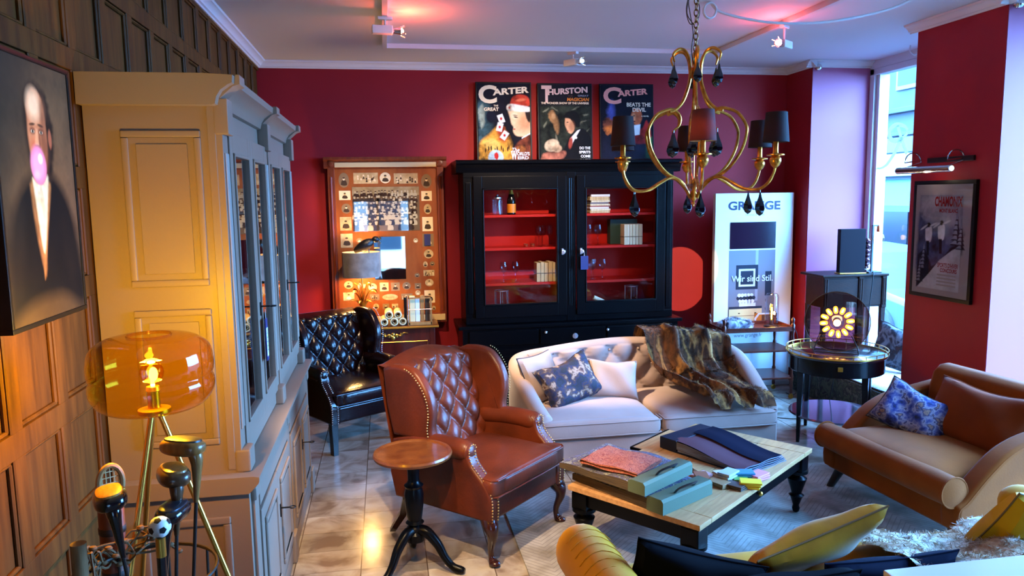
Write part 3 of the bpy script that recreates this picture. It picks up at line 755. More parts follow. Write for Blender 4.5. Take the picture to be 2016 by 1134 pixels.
c.poly([(-.26, .16), (-.19, .22), (-.12, .1), (-.14, -.12), (-.26, -.2)], (52, 78, 82), .05, .9, .9, 20, 1).poly([(-.24, .12), (-.2, .17), (-.19, .0), (-.23, -.06)], (150, 160, 140), .02, .8, .8, 14, 1)
c.ell(-.13, .05, .05, .07, (14, 16, 30), .5, mott=.6).poly([(-.256, -.365), (-.24, -.2), (-.15, -.12), (-.06, -.04), (.0, -.08), (.07, -.25), (.06, -.365)], (216, 150, 52), .03, 1, .8, 24, 1)
c.ell(-.13, -.22, .08, .06, (240, 196, 96), .5, mott=.6, warp=1).ell(-.03, -.12, .04, .08, (176, 60, 30), .6, 20, mott=.8, warp=1)
for k in range(9): c.ell(-.19+.03*k+.01*math.sin(k*3), -.26-.012*math.cos(k*2), .006, .024, (40, 16, 14), .4)
for x, z, r in ((-.03, .03, 20), (-.045, -.05, -15), (.0, -.13, -35)): c.poly([(x+.05*math.cos(math.radians(r+q)), z+.05*math.sin(math.radians(r+q))) for q in (55, 125, 235, 305)], (232, 228, 222), .006); c.ell(x, z, .012, .014, (176, 30, 30), .5)
c.ell(-.09, -.345, .075, .075, (176, 196, 200), .15, mott=.5).ell(-.09, -.335, .02, .04, (190, 40, 34), .4, warp=1)
c.poly([(.04, .1), (.2, .14), (.256, .1), (.256, -.13), (.16, -.14), (.11, -.13), (.085, -.09), (.09, -.05), (.07, -.02), (.06, .03)], (236, 196, 150), .012, 1, .25, 40)
c.ell(.2, .0, .07, .09, (196, 110, 60), .9, amt=.6).ell(.1, .06, .03, .03, (250, 222, 180), .8, amt=.7).ell(.115, .045, .022, .006, (50, 26, 24), .5, -10).ell(.11, .062, .024, .004, (60, 30, 24), .6, -8).ell(.098, -.07, .012, .006, (170, 50, 40), .5)
c.poly([(.2, .12), (.256, .1), (.256, -.0), (.225, .02)], (40, 26, 22), .012, 1, .4, 14).ell(.215, .01, .012, .018, (222, 160, 116), .4)
c.poly([(.06, .17), (.09, .24), (.17, .262), (.24, .235), (.256, .16), (.15, .14)], (196, 62, 40), .012, 1, .7, 24).ell(.17, .21, .05, .014, (238, 130, 90), .6, 8, amt=.7).poly([(.04, .12), (.06, .17), (.16, .16), (.256, .14), (.256, .1), (.13, .1)], (232, 222, 206), .012, 1, .5, 20).ell(.055, .135, .03, .035, (226, 214, 190), .3, mott=.8).ell(.055, .135, .01, .012, (160, 60, 44), .5)
c.poly([(.08, -.365), (.1, -.24), (.17, -.17), (.256, -.14), (.256, -.365)], (128, 60, 36), .02, 1, .9, 20, 1).ell(.16, -.26, .04, .03, (216, 130, 60), .8, amt=.7, mott=.8)
for k in range(8): c.ell(.175+.011*k, -.155+.006*k, .006, .006, (240, 236, 226), .3)
big_title(a, 'CARTER', -.245, .25, .25, .35, CREAM)
a.text('THE', -.1, -.055, .145, .162, CREAM, .03); a.text('GREAT', -.195, -.05, .103, .137, CREAM, .03)
a.text('The', .07, .145, -.29, -.25, WHT, .01, .3); a.text('W', .06, .12, -.365, -.28, WHT, .05); a.text("ORLD'S", .12, .245, -.325, -.29, WHT, .03); a.text('EIRD', .125, .235, -.362, -.332, WHT, .03)
framed('framed_poster', 'framed poster lettered CARTER THE GREAT on the black cabinet, left of three', 'poster', (1.178, 7.28, 2.715), 0, .545, .76, .014, .022, a, -3, group='framed stage posters on the black cabinet', canvas=c)
a = Art(-.012); c = Canvas(.52, .725, 130, 5).fill((20, 17, 22), .5)
c.poly([(-.255, -.36), (-.255, .16), (.255, .16), (.255, -.36)], (34, 38, 28), .03, 1, 1.1)
for x, z, r in ((-.19, .12, 30), (-.1, .13, -40), (.1, .13, 20), (.2, .07, 15), (.17, .0, 10), (-.2, -.02, 60), (.2, -.1, 40)): c.ell(x, z, .035, .008, (112, 112, 88), .8, r, amt=.8, mott=.9, warp=1)
c.poly([(-.17, .08), (-.13, .12), (-.1, .07), (-.07, -.02), (-.08, -.12), (-.13, -.02)], (146, 104, 62), .02, 1, .6, 18, .6).ell(-.12, .06, .02, .03, (196, 150, 100), .7, amt=.7).ell(-.09, -.17, .01, .05, (150, 140, 110), .8, 10, amt=.5)
c.poly([(-.02, .05), (.02, .1), (.1, .11), (.15, .05), (.14, -.05), (.07, -.02)], (10, 9, 10), .012, 1, .3, 20).poly([(.0, .04), (.05, .03), (.09, -.04), (.07, -.11), (.03, -.1), (.01, -.06), (-.005, -.02)], (206, 150, 108), .01, 1, .3, 22).ell(.065, -.04, .03, .05, (130, 74, 50), .8, amt=.6).ell(.022, .0, .012, .004, (40, 22, 18), .5).ell(.02, -.085, .012, .004, (120, 50, 40), .6)
c.poly([(-.06, -.365), (0, -.22), (.07, -.1), (.18, -.06), (.256, -.16), (.256, -.365)], (11, 10, 12), .012, 1, .4, 20).poly([(.045, -.16), (.12, -.08), (.15, -.07), (.1, -.15), (.06, -.22)], (226, 222, 216), .008).ell(.05, -.2, .02, .055, (150, 60, 44), .5, -10, mott=.6).ell(.105, -.15, .012, .012, (232, 226, 216), .4)
c.ell(-.14, -.225, .075, .06, (214, 186, 146), .2, 20, mott=.5).ell(-.09, -.255, .05, .04, (206, 170, 130), .3, mott=.6).poly([(-.256, -.365), (-.22, -.3), (-.1, -.3), (-.02, -.28), (.0, -.31), (-.06, -.365)], (176, 104, 78), .02, 1, .7, 18, .6)
big_title(a, 'THURSTON', -.235, .23, .26, .355, SALMON, .22)
a.text('THE', .03, .08, .248, .26, BRN, .02); a.text('GREAT', .13, .24, .25, .266, GREYP, .02); a.text('MAGICIAN', .02, .245, .205, .238, ORN, .03, .15)
a.text('THE WONDER SHOW OF THE UNIVERSE', -.24, .24, .175, .195, CREAM, .03)
for k, s_ in enumerate(('DO THE', 'SPIRITS', 'COME', 'BACK?')): a.text(s_, .14-.005*len(s_)+.03, .25, -.265-.04*k, -.238-.04*k, WHT, .04)
framed('framed_poster', 'framed poster lettered THURSTON with a man in black, middle of three', 'poster', (1.787, 7.28, 2.712), 0, .55, .755, .014, .022, a, -3, group='framed stage posters on the black cabinet', canvas=c)
a = Art(-.012); c = Canvas(.53, .725, 130, 8).fill((16, 14, 24), .4)
c.poly([(-.2, .1), (-.16, .22), (-.12, .12), (-.15, -.02), (-.19, .0)], (70, 76, 140), .05, .8, .8, 18, 1).ell(-.19, -.02, .06, .06, (120, 62, 40), .5, mott=.9, warp=1).ell(-.17, -.07, .07, .035, (206, 110, 44), .7, mott=.9, warp=1)
for k in range(6):
    q = math.radians(60+20*k); c.poly([(-.03+.02*math.cos(q-.2), -.08+.02*math.sin(q-.2)), (-.03+.1*math.cos(q-.2), -.08+.1*math.sin(q-.2)), (-.03+.1*math.cos(q+.15), -.08+.1*math.sin(q+.15)), (-.03+.02*math.cos(q+.15), -.08+.02*math.sin(q+.15))], (214-16*(k % 2), 176, 180), .006, 1, .4)
c.poly([(.04, .06), (.07, .13), (.13, .13), (.16, .06), (.13, -.02), (.08, -.02)], (190, 92, 52), .012, 1, .6, 20).ell(.07, .05, .02, .04, (228, 150, 100), .8, amt=.7).ell(.075, .065, .012, .005, (30, 14, 14), .5).ell(.075, .01, .016, .006, (90, 24, 20), .5)
c.poly([(-.05, -.2), (.0, -.06), (.09, -.04), (.16, -.06), (.21, .02), (.24, -.2)], (168, 34, 28), .015, 1, .7, 20).poly([(.05, -.03), (.14, -.02), (.13, -.12), (.07, -.13)], (228, 224, 216), .01).ell(.02, -.09, .03, .02, (206, 120, 90), .5)
c.poly([(.19, -.365), (.2, -.18), (.265, -.14), (.265, -.365)], (50, 84, 46), .02, 1, .9).poly([(-.265, -.365), (-.26, -.16), (.19, -.2), (.2, -.365)], (20, 20, 34), .06, .8, .8)
big_title(a, 'CARTER', -.24, .22, .25, .345, PINKT, .4)
a.text('BEATS THE', .0, .25, .155, .195, CREAM, .025); a.text('DEVIL', .06, .2, .105, .145, CREAM, .025); a.text('A NOVEL', .15, .23, .055, .068, CREAM, .02)
framed('framed_poster', 'framed poster lettered CARTER BEATS THE DEVIL, right of three', 'poster', (2.418, 7.28, 2.712), 0, .56, .755, .014, .022, a, -3, group='framed stage posters on the black cabinet', canvas=c)

# ------------------------------------------------------------------ big portrait on the oak panelling
a = Art(-.026); c = Canvas(.506, .784, 190, 3).fill((40, 34, 27), .35)
c.ell(.14, .12, .24, .34, (106, 78, 52), 1.4, amt=.8, mott=.3).ell(-.2, .3, .2, .2, (36, 33, 28), 1.2, amt=.6).ell(.0, -.42, .5, .2, (58, 44, 26), 1.4, amt=.8)
c.poly([(-.256, -.37), (-.235, -.2), (-.19, -.06), (-.1, .03), (.0, .06), (.1, .05), (.2, -.05), (.245, -.2), (.256, -.38), (.1, -.33), (-.1, -.33)], (10, 8, 7), .05, 1, .3, 40).ell(-.2, -.2, .05, .16, (24, 20, 17), .9, -14, amt=.5).ell(.17, -.18, .05, .16, (22, 17, 13), .9, 14, amt=.5)
c.poly([(-.075, .13), (-.085, .22), (-.055, .31), (.02, .335), (.09, .29), (.112, .2), (.1, .1), (.06, .02), (.0, .03), (-.06, .07)], (46, 32, 23), .02, 1, .8, 34, .6)
c.poly([(-.057, .22), (-.052, .27), (-.005, .312), (.052, .285), (.066, .2), (.062, .12), (.035, .05), (-.01, .04), (-.042, .08), (-.058, .15)], (186, 116, 78), .012, 1, .3, 40)
c.ell(-.008, .262, .042, .045, (238, 190, 148), .9, amt=.9).ell(-.022, .13, .022, .026, (196, 92, 60), .9, amt=.7).ell(.046, .14, .024, .075, (104, 56, 36), .9, amt=.75).ell(.054, .25, .02, .04, (112, 70, 48), .9, amt=.6)
for x, k in ((-.026, 0), (.03, 1)): c.ell(x, .183, .018, .011, (110, 60, 42), .6, amt=.8).ell(x, .181, .011, .005, (198, 176, 150), .4).ell(x+.001, .181, .0055, .0055, (26, 18, 14), .4).ell(x-.001, .202, .019, .0045, (66, 40, 27), .6, -6 if k else 6, amt=.9)
c.poly([(-.004, .19), (-.016, .145), (-.006, .135), (.014, .138), (.008, .19)], (214, 148, 106), .01, .9, .2).ell(.016, .15, .007, .03, (112, 56, 36), .8, amt=.7).ell(.0, .137, .018, .005, (100, 46, 32), .7, amt=.7).ell(.09, .165, .012, .03, (150, 84, 58), .4)
c.poly([(-.075, .02), (-.04, .03), (.0, -.1), (-.02, -.26), (-.06, -.12)], (128, 88, 54), .015, 1, .5, 20).poly([(.05, .03), (.065, .01), (.02, -.12), (-.03, -.27), (-.01, -.12)], (150, 104, 62), .012, 1, .5, 20)
c.poly([(-.055, .04), (.0, .02), (.052, .05), (.035, -.03), (.01, -.12), (-.02, -.19), (-.04, -.08)], (206, 194, 164), .012, 1, .4, 26).ell(-.01, .0, .034, .022, (226, 216, 190), .5, mott=.5).ell(.0, -.03, .012, .05, (160, 146, 118), .8, amt=.6)
c.ell(-.005, .078, .052, .058, (196, 96, 132), .12, 8, mott=.05).ell(-.006, .082, .044, .05, (226, 142, 172), .7, 8, mott=.05).ell(.01, .1, .014, .014, (250, 220, 230), .7, mott=0).ell(-.02, .05, .02, .012, (240, 170, 190), .9, amt=.6)
framed('portrait_painting', 'large black framed portrait of a man blowing a pink bubblegum bubble', 'painting', (-1.068, 2.535, 2.035), 90, .535, .81, .015, .06, a, canvas=c)

# ------------------------------------------------------------------ ski poster and its picture light on the pillar
a = Art(-.012); RDT = mat('poster_brick', (126, 24, 30), .7, spec=.1)
c = Canvas(.562, .827, 170, 6).fill((150, 146, 158), .04)
Q = [(-.235, -.37), (.2, -.37), (.2, .335), (-.235, .335)]
c.poly(Q, (96, 104, 134), .004, 1, .4).poly([(-.235, .335), (.2, .335), (.2, .1), (-.235, .16)], (136, 138, 158), .05, 1, .4)
c.poly([(-.235, .2), (-.12, .1), (.0, .05), (.1, -.02), (.2, .1), (.2, -.1), (.0, -.15), (-.235, -.3)], (60, 68, 104), .03, 1, .9, 24, 1).poly([(-.235, -.37), (-.235, -.12), (-.16, -.07), (-.08, -.2), (.0, -.16), (.1, -.05), (.2, .0), (.2, -.2)], (22, 25, 46), .012, 1, .8)
c.poly([(-.225, -.37), (-.1, -.25), (.0, -.145), (.12, -.065), (.2, -.035), (.2, -.37)], (170, 176, 200), .006, 1, .25)
for cx, cz, k in ((.15, .08, 1.0), (-.17, -.14, .8), (-.205, -.25, .7), (.195, .03, .8)):
    for q in range(6): c.poly([(cx-.05*k*(1.15-.18*q), cz-.11*k+.036*k*q), (cx+.05*k*(1.15-.18*q), cz-.11*k+.036*k*q), (cx, cz-.04*k+.042*k*q)], (24, 28, 50), .006, 1, .5).poly([(cx-.05*k*(1.1-.18*q), cz-.1*k+.036*k*q), (cx+.01*k, cz-.1*k+.036*k*q), (cx, cz-.06*k+.042*k*q)], (146, 154, 184), .006, .7, .5)
for cx, cz in ((-.13, .11), (.0, .13)):
    c.poly([(cx-.035, cz-.03), (cx+.03, cz-.015), (cx+.03, cz-.12), (cx-.025, cz-.12)], (196, 200, 216), .008, 1, .4, 16).ell(cx, cz, .018, .018, (28, 24, 34), .4).ell(cx-.05, cz-.02, .04, .008, (180, 184, 204), .6, 30).ell(cx+.05, cz+.005, .04, .008, (180, 184, 204), .6, 20).poly([(cx-.02, cz-.12), (cx+.012, cz-.12), (cx+.016, cz-.23), (cx-.01, cz-.23)], (24, 24, 40), .006)
a.text('CHAMONIX', -.08, .195, .25, .325, RDT, .04); a.text('MONT BLANC', -.03, .15, .205, .235, RDT, .03)
a.text("SPORTS D'HIVER", -.02, .185, -.2, -.165, RDT, .02); a.text('CONCOURS', .01, .175, -.235, -.205, RDT, .03)
for k in range(4): a.rect(-.02+.0*k, .17, -.262-.025*k, -.25-.025*k, GREYP)
t = framed('framed_poster', 'framed winter poster lettered CHAMONIX with white mount on the red pillar', 'poster', (4.084, 4.92, 1.627), -90, .62, .885, .03, .028, a, canvas=c)
obj('pane', MB().box(-.29, .29, -.0175, -.0165, -.42, .42), thin_glass('picture_glass', (250, 250, 250), .7), t)
BRASSY = mat('chrome', (210, 206, 200), .18, 1.0); BRASS = mat('brass', (214, 160, 70), .28, .95); GOLD = mat('antique_gold', (236, 156, 62), .28, .9, c2=(184, 108, 36), nscale=30)
t = thing('picture_light', 'chrome tube picture light above the framed winter poster', 'picture light', (4.1, 4.98, 2.21), -90)
obj('wall_plate', MB().box(-.14, .32, -.02, 0, -.008, .03, bev=.006), mat('dark_bronze', (40, 32, 36), .4, .6), t)
obj('shade', MB().tube([(-.30, -.14, -.06), (.26, -.14, -.06)], .026, 18), BRASSY, t, label='long chrome tube shade')
for x in (-.22, .22): obj('arm', MB().tube([(x, -.01+0, .015)]+[(x, -.075-.07*math.cos(k*PI/8), .0+.075*math.sin(k*PI/8)) for k in range(9)]+[(x, -.142, -.04)], .005, 8), BRASSY, t)
obj('bulb_end', MB().ball((.262, -.14, -.06), (.008, .02, .02), 12), glow('cool_bulb', (225, 240, 230), 1.6), t)
lamp('picture_light_glow', 'POINT', (3.94, 4.98, 2.1), .5, (1, .8, .6), shadow_soft_size=.03)

# ------------------------------------------------------------------ photo board with a mirror, on the back wall
MAHO = wood('mahogany', (124, 52, 22), (92, 34, 14), .35, (10, 10, 1.4), coat=.2)
BOARDW = wood('chestnut_board', (158, 84, 30), (134, 64, 20), .4, (5, 5, 1.5))
SEP = mat('sepia_light', (206, 178, 130), .7, spec=.15, c2=(176, 146, 100), nscale=20); SEPD = mat('sepia_dark', (66, 50, 38), .7, spec=.15); SEPM = mat('sepia_mid', (134, 108, 78), .7, spec=.15); SEPW = mat('sepia_white', (230, 208, 166), .7, spec=.15)
PHOTOS = [('o', -0.445, 2.1, -0.348, 2.241), ('r', -0.306, 2.137, -0.078, 2.239), ('o', -0.061, 2.138, 0.043, 2.241), ('r', 0.072, 2.133, 0.299, 2.232), ('o', 0.331, 2.086, 0.43, 2.223), ('r', -0.446, 1.985, -0.34, 2.073), ('o', -0.43, 1.856, -0.338, 1.951), ('r', -0.448, 1.697, -0.34, 1.825), ('o', -0.303, 1.574, -0.244, 1.622), ('r', 0.328, 1.966, 0.429, 2.06), ('o', 0.349, 1.838, 0.422, 1.936), ('r', 0.33, 1.673, 0.433, 1.811), ('o', 0.239, 1.564, 0.284, 1.608), ('r', -0.448, 1.533, -0.336, 1.666), ('r', 0.327, 1.525, 0.435, 1.648), ('o', 0.337, 1.408, 0.429, 1.496), ('o', 0.326, 1.323, 0.371, 1.379), ('o', 0.391, 1.333, 0.441, 1.377), ('r', 0.328, 1.236, 0.434, 1.294), ('o', 0.341, 1.134, 0.423, 1.206), ('o', 0.241, 1.225, 0.291, 1.268), ('r', 0.331, 0.97, 0.433, 1.095), ('r', 0.24, 1.111, 0.3, 1.168), ('o', 0.242, 1.049, 0.293, 1.098), ('o', -0.435, 1.136, -0.35, 1.21), ('r', -0.306, 1.139, -0.229, 1.175), ('o', -0.206, 1.105, -0.124, 1.182), ('r', -0.097, 1.101, -0.013, 1.185), ('r', 0.01, 1.101, 0.094, 1.182), ('o', 0.12, 1.108, 0.2, 1.183), ('r', -0.446, 1.022, -0.342, 1.101), ('r', -0.196, 1.014, -0.105, 1.075), ('O', -0.077, 1.012, 0.073, 1.071), ('r', 0.104, 1.01, 0.214, 1.069), ('o', -0.166, 0.924, -0.112, 0.983), ('r', -0.076, 0.924, -0.014, 0.977), ('r', 0.013, 0.934, 0.073, 0.974), ('o', 0.401, 0.896, 0.438, 0.94)]
def photo_board():
    t = thing('photo_board', 'tall mahogany board of sepia photographs with a mirror, on the red wall', 'photo board', (.03, 7.31, 0))
    b = MB().box(-.49, .49, -.03, .035, .86, 2.28)
    obj('board', b, BOARDW, t)
    f = MB()
    for x in (-.545, .48):
        f.box(x, x+.065, -.055, .035, .78, 2.29, bev=.006); f.tube([(x+.032, -.056, .9), (x+.032, -.056, 2.2)], .012, 8)
    f.box(-.545, .545, -.05, .035, .78, .87, bev=.004)
    f.prism([(.035, 2.28), (-.05, 2.28), (-.06, 2.3), (-.06, 2.345), (-.085, 2.36), (-.09, 2.385), (.035, 2.385)], -.575, .575, 'x')
    obj('frame', f, MAHO, t)
    obj('strip', MB().box(-.475, .475, -.066, -.055, 2.29, 2.335, bev=.003), mat('cream_strip', (206, 180, 132), .5), t, label='cream strip along the top')
    obj('strip', MB().box(-.53, .53, -.062, -.045, .80, .86, bev=.003), mat('cream_strip', (206, 180, 132), .5), t, label='cream strip along the foot')
    for x in (-.51, .51): obj('rosette', MB().lathe([(0, 0), (.03, 0), (.03, .01), (.02, .012), (.018, .02), (0, .022)], T=Tm((x, -.06, 2.32), (90, 0, 0))), MAHO, t)
    rnd = random.Random(3)
    for i, (k, x0, z0, x1, z1) in enumerate(PHOTOS):
        a = Art(-.0312); cx, cz, rx, rz = (x0+x1)/2, (z0+z1)/2, (x1-x0)/2, (z1-z0)/2
        dark = rnd.random() < .35
        bgm = SEPM if dark else (SEP if rnd.random() < .8 else SEPW)
        if k == 'r': a.rect(x0, x1, z0, z1, bgm)
        else: a.ell(cx, cz, rx, rz, bgm)
        if k == 'O': a.text('Souvenir', cx-rx*.6, cx+rx*.6, cz-rz*.3, cz+rz*.3, SEPM, 0, .3)
        elif k == 'r' and rx > rz*1.35:
            for q in range(int(5*rx/rz)):
                px_, pz_ = x0+(.1+.8*rnd.random())*2*rx, cz+rz*(.5-1.1*rnd.random())
                a.ell(px_, pz_, rz*.15, rz*.2, rnd.choice((SEPW, SEPD, SEP))); a.blob([(px_-rz*.2, pz_-rz*.6), (px_, pz_-rz*.15), (px_+rz*.2, pz_-rz*.6)], rnd.choice((SEPD, SEPW, SEPD)), 12) if pz_-rz*.6 > z0 else None
        else:
            s_ = min(rx, rz); d = SEPD if not dark else SEPW
            a.blob([(cx-s_*.6, cz-rz*.6), (cx-s_*.42, cz-s_*.12), (cx, cz-s_*.02), (cx+s_*.42, cz-s_*.12), (cx+s_*.6, cz-rz*.6), (cx, cz-rz*.72)], SEPD if rnd.random() < .75 else SEPW, 20)
            a.ell(cx, cz+s_*.24, s_*.22, s_*.28, SEPW if dark else SEP); a.ell(cx, cz+s_*.43, s_*.24, s_*.14, SEPD)
        a.obj('photo', t)
    a = Art(-.0312); X0, X1, Z0, Z1 = -.324, .306, 1.684, 2.105; a.rect(X0, X1, Z0, Z1, SEP)
    a.rect(X0, X1, Z0, Z1-.08, SEPM)
    for row in range(7):
        z = Z1-.055-row*.05; n = 19-row
        for q in range(n):
            x = X0+.015+(X1-X0-.03)*(q+.5*rnd.random())/n; zz = z+.012*rnd.random(); s_ = .013+.0014*row
            if zz-s_*3.4 < Z0: continue
            m_ = SEPD if (row < 3 and x < .05) or rnd.random() < .5 else SEPW
            a.k = min(a.k, 18)
            a.blob([(x-s_*1.3, zz-s_*3.2), (x-s_*1.1, zz-s_*1.2), (x, zz-s_*.8), (x+s_*1.1, zz-s_*1.2), (x+s_*1.3, zz-s_*3.2)], m_, 10)
            a.ell(x, zz, s_*.62, s_*.8, SEPW, n=10); a.ell(x, zz+s_*.6, s_*.75, s_*.4, SEPD if rnd.random() < .6 else SEPW, n=10)
    a.obj('photo', t, label='large group photograph of a seated and standing crowd')
    obj('pane', MB().box(X0-.002, X1+.002, -.040, -.039, Z0-.002, Z1+.002), thin_glass('photo_glass', (255, 255, 255), 3.0), t)
    obj('mirror', MB().box(-.138, .158, -.036, -.03, 1.216, 1.628), mat('mirror_silver', (236, 238, 240), .02, 1.0), t, label='rectangular bevelled mirror')
    obj('card', MB().box(.345, .405, -.044, -.038, 1.535, 1.645, bev=.001), NAVY, t, label='navy blue card stuck over a photograph')
photo_board()

# ------------------------------------------------------------------ mahogany desk with gilt mounts in front of it
def desk():
    t = thing('writing_desk', 'dark red mahogany desk with gilt edges below the photo board', 'desk', (-.04, 7.07, 0))
    D = wood('dark_mahogany', (88, 26, 16), (64, 16, 10), .3, (10, 10, 1.5), coat=.4)
    obj('top', MB().box(-.53, .5, -.15, .175, .785, .81, bev=.006), D, t)
    obj('edge', MB().tube([(-.535, .17, .797), (-.535, -.155, .797), (.505, -.155, .797), (.505, .17, .797)], .0125, 8), BRASS, t, label='gilt edge')
    obj('body', MB().box(-.5, .47, -.13, .17, .3, .785, bev=.006).box(-.505, -.45, -.135, .172, .1, .79, bev=.01).box(.42, .475, -.135, .172, .1, .79, bev=.01), D, t)
    obj('trim', MB().tube([(-.36, -.134, .66), (.40, -.134, .66), (.40, -.134, .36), (-.36, -.134, .36)], .005, 6, closed=True), BRASS, t, label='gilt line framing the front')
    m = MB()
    for s_ in (-1, 1):
        m.tube(spline([(.08, -.134, .70), (.08+s_*.03, -.142, .73), (.08+s_*.07, -.142, .72), (.08+s_*.1, -.14, .745), (.08+s_*.14, -.136, .74)], 14), [.012-.0006*k for k in range(15)], 8)
        m.ball((.08+s_*.035, -.14, .715), (.014, .008, .014), 8); m.ball((.08+s_*.075, -.14, .735), (.012, .008, .012), 8)
    m.ball((.08, -.142, .70), (.02, .01, .024), 10); m.ball((.08, -.142, .735), (.018, .01, .016), 10)
    obj('mount', m, BRASS, t, label='scrolled gilt mount')
    for x in (-.47, .44):
        for y in (-.1, .13): obj('leg', MB().lathe([(.018, 0), (.02, .02), (.032, .1), (.034, .12)], (x, y, 0), 12), D, t)
desk()
# lamp with leafy brass stem
t = thing('table_lamp', 'table lamp with grey brown velvet drum shade and brass leaf stem', 'lamp', (-.225, 7.02, .81))
obj('base', MB().lathe([(.075, 0), (.078, .008), (.06, .015), (.03, .03), (.02, .05), (0, .05)]), BRASS, t)
obj('stem', MB().tube([(0, 0, .03), (0, 0, .52)], .008, 10), BRASS, t)
lf = MB()
for ring, (z, L_, up_, n) in enumerate(((.2, .14, .05, 7), (.23, .15, .11, 7), (.17, .10, -.01, 7), (.25, .1, .16, 5))):
    for k in range(n):
        A_ = 2*PI*(k+.5*ring)/n; c_, s_ = math.cos(A_), math.sin(A_)
        P = spline([(0, z-.05), (L_*.35, z+up_*.7), (L_*.75, z+up_), (L_, z+up_*.75)], 8)
        lf.tube([(r_*c_, r_*s_, zz) for r_, zz in P], [.011, .016, .018, .018, .016, .013, .01, .006, .002], 6, flat=.3)
obj('leaf', lf, BRASS, t, label='brass palm leaves round the stem')
VELV = mat('taupe_velvet', (132, 120, 112), .85, c2=(108, 96, 88), nscale=12, sheen=.4)
obj('shade', MB().shell([(.172, .47), (.175, .468), (.175, .695), (.172, .697), (.170, .695), (.170, .47), (.172, .47)], seg=48), VELV, t)
obj('bulb', MB().ball((0, 0, .58), .03, 12), glow('warm_bulb', (255, 190, 90), 14), t)
l = lamp('table_lamp_glow', 'POINT', (-.225, 7.02, 1.36), 50, (1, .56, .18), shadow_soft_size=.05)
t = thing('bird_figure', 'black bird figure perched on top of the grey lamp shade', 'ornament', (-.15, 6.95, 1.505))
FEATH = mat('black_feathers', (14, 14, 20), .4, bump=.4, bscale=60)
obj('body', MB().tube(spline([(-.13, .02, .01), (-.08, .01, .035), (-.02, 0, .075), (.03, 0, .105), (.06, 0, .125)], 16), [.006+.045*math.sin(PI*min(1, (k+1)/15))**.8 for k in range(17)], 14), FEATH, t)
obj('head', MB().ball((.062, -.005, .118), (.034, .03, .03), 14).tube([(.085, -.005, .115), (.105, -.008, .095), (.112, -.008, .08)], [.014, .009, .002], 8), FEATH, t)
for y in (-.01, .02): obj('leg', MB().tube([(0, y, .06), (.0, y, -.004)], .005, 6), FEATH, t)
# paper rolls
ROLLM = mat('cream_paper', (226, 204, 152), .7); HOLE = mat('roll_inside', (60, 36, 24), .8)
RP = [('lower left paper roll of the heap on the desk', -.03, 0), ('paper roll at the middle of the bottom row on the desk', .062, 0), ('lower right paper roll beside the letter rack', .14, 0), ('upper left paper roll of the heap on the desk', .014, .062), ('upper right paper roll on top of the heap', .098, .062)]
for i, (lb, x, z) in enumerate(RP):
    r = .036+.003*(i % 2)
    o = obj('paper_roll', MB().shell([(r-.010, -.0), (r, .004), (r, .22), (r-.01, .224), (r-.012, .2), (r-.012, .002), (r-.010, 0)], seg=22, T=Tm((0, 0, 0), (-90, 0, 0))).shell([(r*.45, .004), (r*.5, .004), (r*.5, .2), (r*.45, .2), (r*.45, .004)], seg=16, T=Tm((.004, 0, .003), (-90, 0, 0))), ROLLM)
    o.location = (x-.005, 6.945, .85+z*1.05); tag(o, lb, 'paper roll', 'paper rolls heaped on the desk')
t = thing('letter_rack', 'open wooden rack with wire front holding papers on the desk', 'letter rack', (.29, 7.0, .81))
LW = wood('pale_wood', (186, 130, 70), (150, 96, 46), .5, (8, 8, 2))
r = MB().box(-.1, .12, -.06, .06, 0, .03, bev=.003)
for x in (-.1, .108): r.box(x, x+.012, -.06, -.048, 0, .26).box(x, x+.012, .048, .06, 0, .26)
r.box(-.1, .12, -.06, -.048, .25, .262).box(-.1, .12, .048, .06, .25, .262)
obj('frame', r, LW, t)
obj('wire', MB().tube([(-.1, -.062, .15), (.12, -.062, .15)], .003, 6).tube([(-.1, -.062, .03), (-.1, -.062, .25)], .003, 6), SILV, t)
for i, (lb, x, w_, m_, h_) in enumerate((('left buff envelope in the rack', -.06, .05, ROLLM, .24), ('white folded sheet in the middle of the rack', -.012, .04, PAPER, .22), ('orange brown envelope in the rack', .032, .035, LW, .245), ('dark notebook at the right end of the rack', .08, .04, SEPD, .23))):
    o = obj('envelope', MB().box(-w_/2, w_/2, -.03, .03, 0, h_, bev=.003), m_); o.location = (.29+x, 7.0, .84); tag(o, lb, 'stationery', 'papers in the letter rack')
o = obj('cardboard_tube', MB().lathe([(.013, 0), (.016, .002), (.016, .26), (.012, .262), (.0, .255)], seg=16), mat('glossy_black', (16, 16, 18), .2)); o.location = (.165, 6.97, .81); tag(o, 'glossy black tube standing left of the letter rack', 'tube')

